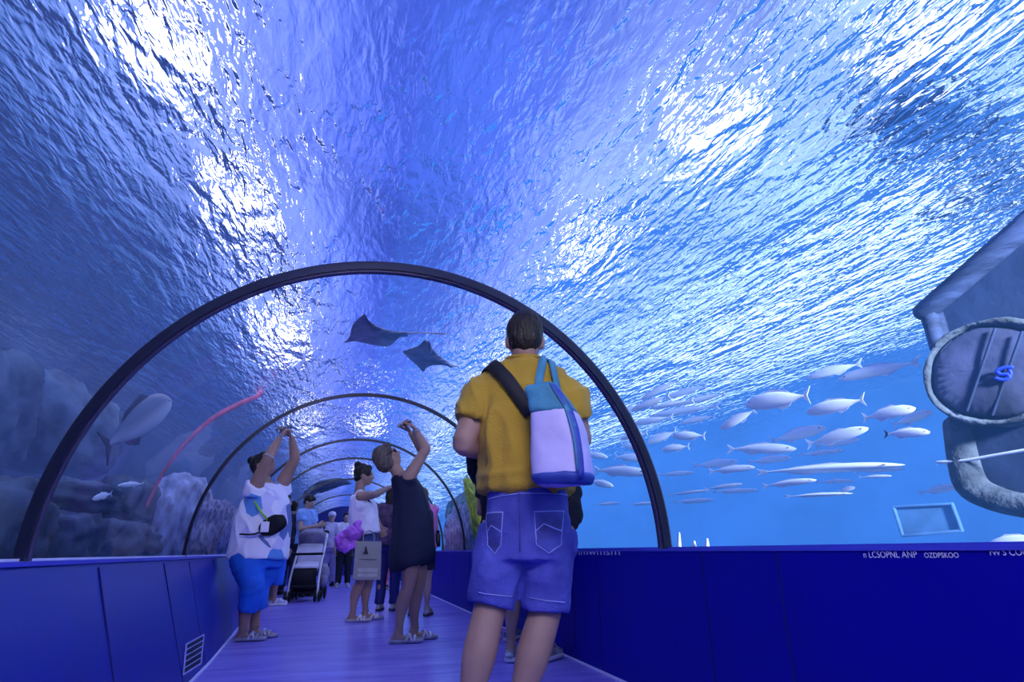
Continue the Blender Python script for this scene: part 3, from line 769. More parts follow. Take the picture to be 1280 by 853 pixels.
# ---------------------------------------------------------------- woman in the black dress, right side to us, filming upward
M_black = mat('black_navy_cloth', (.007, .011, .042), .75, var=.2, vscale=7, spec=.2)
M_silver = mat('silver_leather', (.60, .58, .72), .35, var=.2, metal=.3)
M_dark = mat('dark_cloth', (.010, .011, .022), .8, var=.2)
M_gloss = mat('phone_black', (.006, .006, .01), .15, spec=.6)
M_steel = mat('watch_steel', (.45, .42, .45), .3, metal=.8)
Y = 5.66
P = Pose(head=A(Y, 484, 572), neck=A(Y, 500, 592), shR=A(Y, 511, 597, -.15), shL=A(Y, 511, 597, .16), elR=A(Y, 533, 561, -.20), elL=A(Y, 529, 566, .16),
         wrR=A(Y, 519, 537, -.13), wrL=A(Y, 513, 541, .06), hipR=A(Y, 513, 677, -.08), hipL=A(Y, 519, 677, .08), knR=A(Y, 510, 735, -.06), knL=A(Y, 523, 733, .06),
         anR=ankle(Y, 499, 792, -.05), anL=ankle(Y, 519, 787, .10), toeR=az(95), toeL=az(82), face=V((.80, -.12, .58)), crown=V((-.5, 0, .8)), b=1.0, hs=1.02,
         w=dict(hip=.18, waist=.165, chest=.165, sh=.15, dhip=.13, dwaist=.125, dchest=.12, dsh=.09, leg=1.0))
bd = person('woman in a loose sleeveless black dress with one bent arm raised to film overhead', P)
body(P, bd, M_skin, .011, (dict(d=V((-.55, 0, .8)), pn=V((-.7, 0, -.5)), curl=.75, side=-1), dict(d=V((-.7, .1, .75)), pn=V((-.7, .1, -.6)), curl=.8, side=1)))
hair(P, bd, 'bob', M_hairG); eyes(P, bd)
def fdress(bm):
    P.torso(bm, -.02, .955, .022, steps=16, flare=.02)
    h = P.pelvis
    rr = []
    for q, k in ((.22, .0), (.1, .018), (0, .03), (-.10, .040), (-.17, .036), (-.21, .022)):
        c = h+V((0, 0, q)); rr.append(ring_pts(c, P.rh*(.185+k), P.fh*(.155+k), 22, 2.2))
    bridge(bm, rr)
    for sd in (-1, 1):
        a = P.shL if sd < 0 else P.shR
        ball(bm, a-P.up*.02+P.rs*(-.02*sd), .072, None, 14)
    tube(bm, [P.neck-P.up*.10, P.neck-P.up*.01], [.10, .075], 16, 3, round_ends=False)
garment('dress', bd, M_black, fdress, .012, .006, (7, 7, 2), 1, 3, extra=lambda c: .016*ridges(V((c.x+c.z*.15, c.y, c.z)), (7, 7, 1.6), 3)*max(0, min(1, (1.35-c.z)/.3)))
for an, d in ((P.anL, P.toeL), (P.anR, P.toeR)): shoe(bd, an, d, 'sandal', M_silver, M_foot)
bm = NB(); c = lerp(P.wrR, P.elR, .12); ax = (P.elR-P.wrR).normalized(); u = ax.orthogonal().normalized(); w_ = ax.cross(u)
bridge(bm, [ring_pts(c+ax*q, u*.036, w_*.036, 18) for q in (-.011, .011)]); obj('wristwatch', bm, M_steel, bd)
bm = NB()
for sx in (-1, 1):
    ball(bm, P.head+P.hr*.034*sx+P.face*.094+P.hu*.010, V((.030, .008, .022)), Matrix((P.hr, P.face, P.hu)).transposed(), 12)
    tube(bm, [P.head+P.hr*.066*sx+P.face*.088+P.hu*.012, P.head+P.hr*.084*sx+P.face*.03+P.hu*.012, P.head+P.hr*.084*sx-P.face*.02+P.hu*.006], .004, 6, 2)
obj('sunglasses', bm, M_gloss, bd)
def phone(c, long, thick, lab, m=M_gloss, L=.15, Wd=.074):
    long = long.normalized(); thick = (thick-long*thick.dot(long)).normalized(); s = long.cross(thick)
    t = thing('phone', lab, 'phone', c)
    bm = NB(); rr = []
    for z, k in ((-.004, .92), (-.0035, 1), (.0035, 1), (.004, .92)): rr.append(ring_pts(c+thick*z, long*(L/2)*k, s*(Wd/2)*k, 24, 6))
    bridge(bm, rr); obj('phone_case', bm, m, t)
    bm = NB(); bridge(bm, [ring_pts(c-thick*z, long*(L/2-.006), s*(Wd/2-.004), 24, 6) for z in (.0041, .0048)]); obj('screen', bm, mat('phone_screen', (.05, .12, .4), .1, spec=.6), t)
phone(P.wrR+V((-.085, .02, .06)), V((-.3, 1, .1)), V((-.5, 0, .8)), 'black phone in the raised hand of the woman in black')

# ---------------------------------------------------------------- woman with a bun in a white sleeveless top
M_white = mat('white_lilac_cloth', (.74, .69, .93), .8, var=.08, vscale=9, bump=.15)
M_jean = mat('dark_denim', (.03, .045, .20), .8, var=.3, vscale=20)
M_wsand = mat('white_leather', (.66, .62, .78), .4)
Y = 7.48
P = Pose(head=A(Y, 455, 594), neck=A(Y, 449, 614), shR=A(Y, 450, 621, -.15), shL=A(Y, 454, 620, .16), elR=A(Y, 468, 619, -.22), elL=A(Y, 466, 640, .2),
         wrR=A(Y, 486, 610, -.12), wrL=A(Y, 475, 659, .12), hipR=A(Y, 455, 677, -.09), hipL=A(Y, 459, 677, .09), knR=A(Y, 450, 727, -.07), knL=A(Y, 461, 725, .07),
         anR=ankle(Y, 441, 772, -.04), anL=ankle(Y, 457, 769, .12), toeR=az(100), toeL=az(85), face=V((.96, -.1, -.03)), b=1.0, hs=1.05,
         w=dict(hip=.17, waist=.155, chest=.165, sh=.145, dhip=.14, dwaist=.125, dchest=.135, dsh=.09))
wt = person('woman with a dark hair bun in a white sleeveless top holding out her arm', P)
body(P, wt, M_skin, .012, (None, dict(d=V((.9, .3, .25)), pn=V((.2, .3, -1)), curl=.5, side=1)))
hair(P, wt, 'bun', M_hairD); eyes(P, wt)
def ftop(bm):
    P.torso(bm, .16, .93, .024, steps=12, flare=.014)
    for a in (P.shL, P.shR): tube(bm, [a-P.up*.12+P.rs*0, lerp(a, P.neck, .35)+P.up*.005, lerp(a, P.neck, .5)-P.up*.0], [.07, .045, .04], 12, 3)
garment('tank_top', wt, M_white, ftop, .012, .006, (9, 9, 4), 2, 3, extra=lambda c: .010*ridges(V((c.x, c.y, c.z+c.x*.6)), (7, 7, 5), 1))
def fsh(bm):
    P.torso(bm, -.22, .24, .014, steps=8)
    for sd in (-1, 1): P.shorts_leg(bm, sd, -.20, .105, .10, .02)
garment('denim_shorts', wt, M_jean, fsh, .012, .004)
for an, d in ((P.anL, P.toeL), (P.anR, P.toeR)): shoe(wt, an, d, 'sandal', M_wsand, M_foot)
bm = NB(); tube(bm, [P.shR+V((.02, -.03, .03)), P.chest+V((.13, -.10, .0)), P.hipL+V((.12, .1, .06))], .008, 8, 5); obj('bag_strap', bm, M_dark, wt)

# her paper carrier bag and the lilac jacket
M_paper = mat('kraft_paper', (.30, .29, .30), .8, var=.05, vscale=5, bump=.2, bscale=10)
M_pap2 = mat('paper_print', (.44, .43, .47), .8); M_print = mat('dark_print', (.02, .02, .04), .8)
pb = thing('shopping_bag', 'grey-brown paper shopping bag with a dark triangle mark held by the woman in white', 'bag', A(7.2, 459, 724))
Yb = 7.16
c0 = A(Yb, 457, 725); cr = A(Yb, 475, 725); cl = A(Yb, 441, 725); top = A(Yb, 458, 677)
rx = (cr-cl).normalized(); hw = (cr-cl).length/2; hh = top.z-c0.z; fw = V((-rx.y, rx.x, 0)).normalized(); cc = (cr+cl)/2
bm = NB(); rr = []
for q, d, w_ in ((0, .055, 1), (.03, .06, 1), (.5, .055, .99), (1, .045, .96)):
    c = cc+V((0, 0, hh*q)); rr.append([c-rx*hw*w_-fw*d, c+rx*hw*w_-fw*d, c+rx*hw*w_+fw*d, c-rx*hw*w_+fw*d])
bridge(bm, rr); obj('paper_body', bm, M_paper, pb, False)
def onbag(poly, m, nm, off=.062):
    bm = NB(); vs = [cc+rx*hw*x+V((0, 0, hh*z))-fw*off for x, z in poly]; v2 = [v-fw*.003 for v in vs]
    bridge(bm, [vs, v2]); return obj(nm, bm, m, pb, False)
onbag([(-.42, .66), (.02, .66), (-.06, .74), (-.16, .86), (-.24, .86), (-.28, .74)], M_print, 'triangle_print')
onbag([(-.62, .53), (.66, .53), (.66, .515), (-.62, .515)], M_print, 'printed_line')
onbag([(-.7, .30), (.75, .30), (.75, .20), (-.7, .20)], M_pap2, 'printed_band'); onbag([(-.7, .16), (.75, .16), (.75, .08), (-.7, .08)], M_pap2, 'printed_band')
for s_ in (-1, 1):
    bm = NB(); b0 = cc+V((0, 0, hh*.95))+fw*.045*s_
    tube(bm, [b0-rx*hw*.4, b0-rx*hw*.38+V((0, 0, .09)), b0+V((0, 0, .13)), b0+rx*hw*.38+V((0, 0, .09)), b0+rx*hw*.4], .005, 6, 5); obj('handle', bm, M_paper, pb)
M_mag = mat('lilac_satin', (.46, .12, .72), .45, var=.25, vscale=9, bump=.4, bscale=12)
jk = thing('jacket', 'crumpled bright purple jacket hanging beside the white-topped woman', 'jacket', A(7.17, 435, 688))
def fj(bm):
    for x, y, r, d in ((446, 666, .075, 0), (438, 668, .085, -.02), (430, 673, .08, 0), (427, 681, .07, .02), (433, 683, .075, -.02), (440, 681, .065, 0), (425, 676, .05, 0)):
        ball(bm, A(7.17, x, y, d), V((r, r*.8, r*.85)), None, 14)
    tube(bm, [A(7.17, 447, 655), A(7.17, 446, 662), A(7.17, 440, 668)], [.03, .04, .05], 10, 3)
garment('jacket_cloth', jk, M_mag, fj, .012, .014, (12, 12, 12), 1, 2, extra=lambda c: .016*ridges(c, (11, 11, 14), 2))

# ---------------------------------------------------------------- woman in the patterned top filming with both arms up
def patterned():
    m = bpy.data.materials.new('patchwork_print'); nt, N, L = nodes(m)
    out = N.new('ShaderNodeOutputMaterial'); p = N.new('ShaderNodeBsdfPrincipled'); tc = N.new('ShaderNodeTexCoord')
    v = N.new('ShaderNodeTexVoronoi'); v.inputs['Scale'].default_value = 7; L.new(tc.outputs['Object'], v.inputs[0])
    cr = N.new('ShaderNodeValToRGB'); cr.color_ramp.interpolation = 'CONSTANT'; e = cr.color_ramp.elements
    e[0].color = (.74, .72, .98, 1); e[0].position = 0; e[1].color = (.78, .77, 1.0, 1); e[1].position = .82
    for q, c in ((.38, (.10, .27, .72, 1)), (.52, (.58, .56, .92, 1)), (.72, (.10, .16, .45, 1))):
        k = e.new(q); k.color = c
    sx = N.new('ShaderNodeSeparateColor'); L.new(v.outputs['Color'], sx.inputs[0]); L.new(sx.outputs[0], cr.inputs[0]); L.new(cr.outputs[0], p.inputs['Base Color'])
    p.inputs['Roughness'].default_value = .8; L.new(p.outputs[0], out.inputs[0]); return m
M_pat = patterned()
M_capri = mat('bright_blue_trousers', (.012, .12, .68), .75, var=.12, vscale=6, bump=.2, bscale=30)
Y = 6.4
P = Pose(head=A(Y, 329, 582), neck=A(Y, 331, 603), shR=A(Y, 318, 612, -.15), shL=A(Y, 351, 608, .12), elR=A(Y, 334, 575, -.27), elL=A(Y, 369, 574, .0),
         wrR=A(Y, 349, 549, -.22), wrL=A(Y, 365, 548, -.06), hipR=A(Y, 308, 690, -.09), hipL=A(Y, 336, 690, .10), knR=A(Y, 316, 735, -.16), knL=A(Y, 322, 735, .06),
         anR=ankle(Y, 304, 795, -.10), anL=ankle(Y, 319, 788, .08), toeR=az(100), toeL=az(95), face=V((.72, -.35, .50)), crown=V((-.3, .2, .9)), b=1.18, hs=1.05,
         w=dict(hip=.225, waist=.225, chest=.215, sh=.17, dhip=.20, dwaist=.20, dchest=.165, dsh=.11, leg=1.1, arm=1.0))
w1 = person('stout woman in a white and blue patchwork top and blue capri trousers, both arms raised', P)
body(P, w1, M_skin, .012, (dict(d=V((-.55, -.1, .75)), pn=V((-.6, -.1, -.6)), curl=.7, side=-1), dict(d=V((.45, .1, .8)), pn=V((.5, .2, -.6)), curl=.6, side=1)))
hair(P, w1, 'bun', M_hairD); eyes(P, w1)
def fblouse(bm):
    P.torso(bm, -.10, .955, .024, steps=18, flare=.02)
    for sd in (-1, 1):
        a, e = (P.shL, P.elL) if sd < 0 else (P.shR, P.elR)
        tube(bm, [a-P.up*.06-(e-a)*.05, a, a.lerp(e, .16)], [.10, .098, .092], 14, 3, round_ends=False)
    tube(bm, [P.neck-P.up*.10, P.neck-P.up*.01], [.12, .085], 16, 3, round_ends=False)
garment('blouse', w1, M_pat, fblouse, .013, .006, (7, 7, 4), 2, 3, extra=lambda c: .014*ridges(V((c.x, c.y, c.z+c.x*.4)), (5, 5, 4), 1))
def fcap(bm):
    P.torso(bm, -.22, .16, .012, steps=8)
    for sd in (-1, 1):
        h, kn, an = (P.hipL, P.knL, P.anL) if sd < 0 else (P.hipR, P.knR, P.anR)
        e = kn.lerp(an, .52); tube(bm, [h-V((0, 0, .02)), h.lerp(kn, .4), h.lerp(kn, .75), kn, e], [.150, .148, .118, .102, .094], 20, 4, round_ends=False)
    ball(bm, P.pelvis-P.fh*.10-P.up*.02, V((.19, .14, .14)), None, 16)
garment('capri_trousers', w1, M_capri, fcap, .013, .005, (8, 8, 6), 4, 3, extra=lambda c: .007*ridges(V((c.x, c.y, c.z-c.x*.5)), (3.5, 3.5, 9), 2)*max(0, min(1, (.66-c.z)/.1)))
M_bsand = mat('white_blue_sandal', (.55, .55, .82), .5, var=.3, vscale=30)
for an, d in ((P.anL, P.toeL), (P.anR, P.toeR)): shoe(w1, an, d, 'sandal', M_bsand, M_foot)
bm = NB(); c = lerp(P.elR, P.wrR, .12); ax = (P.elR-P.wrR).normalized(); u = ax.orthogonal().normalized(); w_ = ax.cross(u)
bridge(bm, [ring_pts(c+ax*q, u*.054, w_*.054, 18) for q in (-.009, .009)]); obj('bracelet', bm, M_steel, w1)
blo = w1.children[-1]
phone(lerp(P.wrR, P.wrL, .5)+V((-.02, -.03, .10)), V((1, .2, .25)), V((.2, -.6, 1)), 'dark phone gripped in both raised hands of the woman in the patchwork top')
hb = thing('waist_bag', 'small black bag slung at the belly of the patchwork-topped woman', 'bag', A(6.1, 340, 658))
bm = NB(); c = A(6.07, 341, 657)
rr = [ring_pts(c+V((.03, .02, 0))*q+V((0, 0, 0)), V((.085, -.05, .055))*k, V((-.03, .0, .06))*k, 20, 3) for q, k in ((-1, .8), (-.8, 1), (.8, 1), (1, .8))]
bridge(bm, rr); obj('pouch', bm, M_dark, hb)
bm = NB(); tube(bm, [A(6.13, 319, 628), A(6.07, 326, 640), A(6.05, 333, 648), c+V((-.05, 0, .03))], .014, 8, 4, flat=.4); obj('lanyard_strap', bm, mat('lime_webbing', (.20, .42, .03), .6), hb, True, 'lime green strap')
bm = NB(); tube(bm, [A(6.09, 300, 668), A(6.03, 318, 668), c+V((-.06, -.02, -.03))], .008, 8, 4); obj('belt', bm, M_dark, hb)
bm = NB(); cg = A(6.03, 331, 659); box(bm, cg-V((.035, .006, .045)), cg+V((.035, .006, .045)), None, .006); obj('name_card', bm, M_white, hb, False, 'white card in a clear holder')
# ================================================================== THE CROWD FURTHER DOWN
def standing(Y, head, foot_px, face, H=1.62, b=1.0, arms='down', spread=.10, **kw):
    """plain standing pose on the floor under photo column foot_px at depth Y"""
    z0 = at(foot_px, 700, Y); x = z0.x; f = az(face); r = V((f.y, -f.x, 0)); k = H/1.70; o = V((x, Y, 0))
    J = lambda a, c, z: o + r*a*k + f*c*k + V((0, 0, z*k))
    d = dict(head=J(0, .03, 1.575), neck=J(0, 0, 1.44), shL=J(-.165, 0, 1.38), shR=J(.165, 0, 1.38), hipL=J(-.09, 0, .88), hipR=J(.09, 0, .88),
             knL=J(-spread, .02, .47), knR=J(spread, .01, .47), anL=J(-spread*1.05, -.02, .085/k), anR=J(spread*1.05, -.02, .085/k), toeL=az(face-10), toeR=az(face+10), face=f, b=b*k, hs=k)
    if arms == 'down': d.update(elL=J(-.215, -.02, 1.10), elR=J(.215, -.02, 1.10), wrL=J(-.22, .06, .86), wrR=J(.22, .06, .86))
    if arms == 'phone': d.update(elL=J(-.22, .05, 1.10), elR=J(.22, .05, 1.10), wrL=J(-.06, .30, 1.16), wrR=J(.08, .30, 1.16))
    if arms == 'push': d.update(elL=J(-.22, .02, 1.12), elR=J(.22, .02, 1.12), wrL=J(-.17, .26, 1.0), wrR=J(.17, .26, 1.0))
    d['w'] = kw.get('w', {}); d.update(kw.get('j', {}))
    p = Pose(**d); p.J = J; p.k = k; return p
def dressed(P, lab, skin, top, bottom, top_m, bot_m, hair_style, hair_m, shoe_kind, shoe_m, vox=.016, hands=(None, None), sole=None, hat=None):
    t = person(lab, P); body(P, t, skin, vox, hands); 
    if hair_style: hair(P, t, hair_style, hair_m, .012)
    eyes(P, t)
    def ft(bm):
        P.torso(bm, -.04 if top != 'crop' else .1, .955, .024, steps=12, flare=.012)
        P.sleeves(bm, .27 if top != 'tank' else .10, .022)
        tube(bm, [P.neck-P.up*.10, P.neck+P.up*.002], [.11*P.b**.5, .078*P.b**.5], 14, 3, round_ends=False)
    garment('t_shirt' if top != 'tank' else 'tank_top', t, top_m, ft, vox, .006, (8, 8, 5), 2, 3, extra=lambda c: .010*ridges(V((c.x, c.y, c.z+c.x*.5)), (7, 7, 5), 1))
    def fb(bm):
        P.torso(bm, -.2, .16, .012, steps=6)
        for sd in (-1, 1):
            if bottom == 'trousers':
                h, kn, an = (P.hipL, P.knL, P.anL) if sd < 0 else (P.hipR, P.knR, P.anR)
                tube(bm, [h-V((0, 0, .02)), h.lerp(kn, .5), kn, kn.lerp(an, .5), an+V((0, 0, .0))], [q*P.b for q in (.112, .10, .082, .075, .07)], 14, 4, round_ends=False)
            elif bottom == 'capri':
                h, kn, an = (P.hipL, P.knL, P.anL) if sd < 0 else (P.hipR, P.knR, P.anR)
                tube(bm, [h-V((0, 0, .02)), h.lerp(kn, .5), kn, kn.lerp(an, .45)], [q*P.b for q in (.118, .108, .09, .085)], 14, 4, round_ends=False)
            else: P.shorts_leg(bm, sd, -.10, .115*P.b, .10*P.b, .02)
    garment('trousers' if bottom != 'shorts' else 'shorts', t, bot_m, fb, vox, .004, (8, 8, 6), 4, 3, extra=lambda c: .006*ridges(c, (5, 5, 9), 2))
    for an, d in ((P.anL, P.toeL), (P.anR, P.toeR)): shoe(t, an, d, shoe_kind, shoe_m, sole or M_sole, P.k)
    return t
M_panelglow = MATS['window_glow']
M_lblue = mat('light_blue_cotton', (.20, .36, .80), .8, var=.2, vscale=6)
M_char = mat('charcoal_cloth', (.016, .018, .05), .8, var=.2)
M_blue2 = mat('mid_blue_cotton', (.03, .12, .60), .8)
M_plaid = mat('plum_print', (.11, .06, .14), .8, col2=(.02, .015, .05), vscale=16)
M_navy2 = mat('navy_trouser', (.012, .016, .14), .8)
M_pink = mat('pink_cotton', (.62, .16, .50), .8)
M_pale = mat('pale_cotton', (.52, .50, .78), .8)
M_lav = mat('lavender_trouser', (.27, .24, .52), .8, var=.15)
M_coral = mat('coral_cotton', (.80, .16, .22), .8)
M_bw = mat('black_white_trainer', (.02, .02, .03), .5, col2=(.6, .6, .68), vscale=26)
M_beige = mat('beige_shoe', (.42, .38, .42), .6)

P = standing(10.3, None, 347, 70, 1.58, 1.05, 'down')
dressed(P, 'person in blue trousers and pale sneakers mostly hidden behind the patchwork-topped woman', M_skin, 'tee', 'capri', M_blue2, M_capri, 'short', M_hairD, 'shoe', M_bsand, sole=M_solew)
P = standing(12.7, None, 361, 20, 1.66, 1.0, 'down')
dressed(P, 'person in all dark clothes standing left of the stroller', M_skin3, 'tee', 'trousers', M_char, M_char, 'short', M_hairD, 'shoe', M_dark)
P = standing(11.95, None, 379, 125, 1.71, 1.0, 'phone')
P.face = (az(115, -28)); P.hr = P.face.cross(V((0, 0, 1))).normalized(); P.hu = P.hr.cross(P.face).normalized()
LSM = P
dressed(P, 'man in a light blue t-shirt looking down behind the stroller', M_skin2, 'tee', 'trousers', M_lblue, M_char, 'short', M_hairD, 'shoe', M_dark)
P = standing(15.2, None, 411, 170, 1.60, 1.0, 'push')
t = dressed(P, 'person in lavender trousers and white cap far down the tunnel', M_skin2, 'tee', 'trousers', M_pale, M_lav, 'short', M_hairG, 'shoe', M_dark)
bm = NB(); rot = Matrix((P.hr, P.face, P.hu)).transposed(); ball(bm, P.head+P.hu*.055-P.face*.01, V((.09, .105, .075)), rot, 16); ball(bm, P.head+P.hu*.045+P.face*.10, V((.07, .075, .012)), rot, 14); obj('cap', bm, M_white, t)
P = standing(14.6, None, 430, 185, 1.56, 1.0, 'down')
dressed(P, 'person in black trousers and white top facing us far down the tunnel', M_skin2, 'tee', 'trousers', M_white, M_dark, 'long', M_hairD, 'shoe', M_bw, sole=M_solew)
P = standing(13.2, None, 480, 150, 1.02, 1.25, 'down')
dressed(P, 'small child in a coral outfit between the paper bag and the black dress', M_skin2, 'tee', 'trousers', M_coral, M_coral, 'short', M_hairD, 'shoe', M_dark)
P = standing(8.6, None, 486, 25, 1.56, .95, 'down')
dressed(P, 'person in a dark plum print top and navy trousers behind the black dress', M_skin, 'tee', 'trousers', M_plaid, M_navy2, 'long', M_hairD, 'shoe', M_bw)
P = standing(7.76, None, 526, 15, 1.46, 1.0, 'down')
pk = P; P.elR = A(7.7, 541, 632); P.wrR = A(7.75, 546, 655)
dressed(P, 'person in a pink top holding a black bottle low beyond the black dress', M_skin2, 'tee', 'shorts', M_pink, M_dark, 'long', M_hairG, 'shoe', M_bw, hands=(None, dict(d=V((.1, .1, -1)), pn=V((-1, 0, 0)), curl=.9)))
bt = thing('bottle', 'black drink bottle hanging in the hand of the pink-topped person', 'bottle', A(7.72, 547, 684))
bm = NB(); c = A(7.72, 547, 684); bridge(bm, [ring_pts(c+V((0, 0, z)), V((r, 0, 0)), V((0, r, 0)), 18) for z, r in ((0, .030), (.01, .034), (.13, .034), (.155, .022), (.16, .018))]); obj('flask', bm, M_gloss, bt)
bm = NB(); bridge(bm, [ring_pts(c+V((0, 0, z)), V((r, 0, 0)), V((0, r, 0)), 18) for z, r in ((.16, .022), (.185, .022), (.19, .015))]); obj('lid', bm, M_dark, bt)
P = standing(5.45, None, 627, 30, 1.60, .95, 'phone', spread=.07)
dressed(P, 'dark-haired person in black behind the yellow-shirted man, black and white trainers', M_skin, 'tee', 'capri', M_dark, M_dark, 'long', M_hairD, 'shoe', M_bw, sole=M_solew)
P = standing(4.45, None, 664, 35, 1.60, 1.0, 'down', spread=.11)
P.knL = A(4.5, 643, 742); P.anL = ankle(4.45, 639, 829)
dressed(P, 'bare-legged person in dark clothes hidden directly behind the yellow-shirted man', M_skin, 'tee', 'shorts', M_char, M_dark, 'short', M_hairD, 'shoe', M_bw, sole=M_solew)
hbag = thing('handbag', 'black bag hanging beside the right hip of the yellow-shirted man', 'bag', A(3.9, 717, 662))
def fbag(bm):
    for x, y, r in ((719, 617, .05), (716, 630, .06), (719, 644, .055), (714, 655, .045)): ball(bm, A(3.9, x, y), V((r, .05, r*1.15)), None, 14)
garment('pouch', hbag, M_dark, fbag, .012, .008, (14, 14, 14), 2, 2)
bm = NB(); tube(bm, [A(3.9, 716, 612), A(3.9, 714, 570), A(3.95, 706, 540), A(4.2, 694, 520)], .012, 8, 4); obj('strap', bm, M_dark, hbag)
cb = thing('camera_bag', 'black bag at the left side of the yellow-shirted man below his elbow', 'bag', A(2.78, 594, 602))
def fcb(bm):
    for x, y, r in ((593, 574, .040), (595, 586, .042), (598, 596, .034)): ball(bm, A(2.78, x, y), V((r, .05, r*1.2)), None, 14)
garment('pouch', cb, M_dark, fcb, .010, .005, (14, 14, 14), 2, 2)
bm = NB(); tube(bm, [A(2.78, 596, 566), A(2.74, 606, 540), A(2.70, 622, 500), A(2.66, 640, 470)], .010, 8, 4); obj('strap', bm, M_dark, cb)
phone(lerp(LSM.wrL, LSM.wrR, .5)+LSM.face*.09+V((0, 0, .05)), V((0, 0, 1)), LSM.face, 'phone held by the man in the light blue t-shirt')

# ---------------------------------------------------------------- stroller
M_frame = mat('white_tube', (.72, .70, .85), .35); M_sblk = mat('black_canvas', (.008, .008, .016), .85); M_swht = mat('white_canvas', (.66, .62, .84), .8, var=.06); M_sgry = mat('grey_canvas', (.22, .21, .34), .8)
Ys = 11.0; sc_ = at(386, 700, Ys); O = V((sc_.x, Ys, 0)); st = thing('stroller', 'white and black baby stroller facing us in the middle of the walkway', 'stroller', O)
F = az(186); R_ = V((F.y, -F.x, 0)); G = lambda x, y, z: O + R_*x + F*y + V((0, 0, z))     # y toward its front
M_wheel = mat('black_wheel', (.01, .01, .014), .6)
for x in (-.22, .22):
    for y, r in ((.36, .085), (-.32, .11)):
        bm = NB(); c = G(x, y, r)
        for dx in (-.03, .03):
            q = c+R_*dx; tor = catmull([tuple(p) for p in ring_pts(q, F*(r-.018), V((0, 0, r-.018)), 16)]+[tuple(q+F*(r-.018))], 2); tube(bm, [V(p) for p in tor], .018, 8, 1)
            bridge(bm, [ring_pts(q+R_*e, F*(r-.03), V((0, 0, r-.03)), 18) for e in (-.006, .006)])
        o = obj('wheel', bm, M_wheel, st)
    bm = NB(); tube(bm, [G(x, .36, .09), G(x*.98, .30, .30), G(x*.95, .10, .52), G(x*.95, -.20, .78), G(x*.95, -.42, 1.02)], .017, 10, 4); obj('side_tube', bm, M_frame, st)
    bm = NB(); tube(bm, [G(x, -.32, .12), G(x*.98, -.10, .36), G(x*.95, .10, .52)], .016, 10, 4); obj('rear_leg', bm, M_frame, st)
bm = NB(); tube(bm, [G(-.21, -.42, 1.02), G(-.19, -.46, 1.06), G(.19, -.46, 1.06), G(.21, -.42, 1.02)], .018, 10, 4); obj('handle', bm, M_sblk, st)
bm = NB(); tube(bm, [G(-.2, .34, .13), G(.2, .34, .13)], .012, 8, 1); tube(bm, [G(-.2, -.3, .14), G(.2, -.3, .14)], .012, 8, 1); obj('axle', bm, M_sblk, st)
def slab(pts, w, th):
    bm = NB(); rr = []
    for i, (y, z) in enumerate(pts):
        y0, z0 = pts[max(i-1, 0)]; y1, z1 = pts[min(i+1, len(pts)-1)]; n = V((0, -(z1-z0), y1-y0)).normalized()
        c = G(0, y, z); nn = F*n.y + V((0, 0, n.z)); rr.append(ring_pts(c, R_*w, nn*th, 20, 5))
    bridge(bm, rr); return bm
obj('seat_back', slab([(-.22, .92), (-.14, .74), (-.02, .56)], .185, .035), M_swht, st)
obj('seat', slab([(-.04, .55), (.08, .51), (.22, .50), (.26, .47)], .185, .05), M_swht, st)
obj('leg_panel', slab([(.25, .48), (.30, .36), (.30, .24)], .18, .03), M_sblk, st)
obj('footrest', slab([(.30, .235), (.38, .215)], .17, .018), M_sblk, st)
obj('basket', slab([(-.22, .20), (0, .17), (.20, .18)], .17, .05), M_sblk, st)
bm = NB(); rr = []
for a in (-70, -40, -10, 20, 45):
    q = math.radians(a); c = G(0, -.20, .82); d = F*math.sin(q)+V((0, 0, math.cos(q)))
    rr.append([c+d*.02-R_*.20, c+d*.22-R_*.20, c+d*.28-R_*.12, c+d*.29, c+d*.28+R_*.12, c+d*.22+R_*.20, c+d*.02+R_*.20])
bridge(bm, rr); o = obj('canopy', bm, M_sgry, st)
bm = NB(); tube(bm, [G(-.2, .05, .70), G(-.19, .20, .70), G(.19, .20, .70), G(.2, .05, .70)], .02, 10, 4); obj('bumper_bar', bm, M_sblk, st)
bm = NB(); ball(bm, G(-.26, .05, .40), V((.09, .12, .15)), None, 14); ball(bm, G(-.27, .12, .30), V((.07, .09, .10)), None, 14); obj('hanging_pouch', bm, M_sgry, st)
# ================================================================== IN THE TANK
# ---------------------------------------------------------------- two rays gliding over the vault
M_ray = mat('ray_skin', (.24, .23, .40), .7, var=.25, vscale=5, bump=.2)
def sting_ray(lab, outline, tail, dist, ctr):
    t = thing('eagle_ray', lab, 'ray', wat(ctr[0], ctr[1], dist), 'rays gliding over the tunnel')
    C = catmull([(*o_, 0) for o_ in outline]+[(*outline[0], 0)], 5)[:-1]
    c = wat(ctr[0], ctr[1], dist); d = wray(*ctr)[1]
    out = [wat(q[0], q[1], dist + .0009*(q[1]-ctr[1])*10 + .02*math.sin(q[0])) for q in C]
    bm = NB(); K = 7; lay = {}
    for s_ in (-1, 1):
        for k in range(K+1):
            for i, p in enumerate(out):
                q = k/K
                if k == K and s_ == 1: lay[s_, k, i] = lay[-1, k, i]; continue
                v = c.lerp(p, q) + d*(s_*.04*(1-q)**.8)
                lay[s_, k, i] = bm.verts.new(v) if k or i == 0 else lay[s_, 0, 0]
        n = len(out)
        for k in range(K):
            for i in range(n):
                a, b_, e, f = lay[s_, k, i], lay[s_, k, (i+1) % n], lay[s_, k+1, (i+1) % n], lay[s_, k+1, i]
                bm.faces.new((a, e, f) if k == 0 else (a, b_, e, f))
    obj('body', bm, M_ray, t)
    bm = NB(); tube(bm, [wat(x, y, dist) for x, y in tail], [.018]+[.011]*(len(tail)-2)+[.004], 8, 4); obj('tail', bm, M_ray, t)
    return t
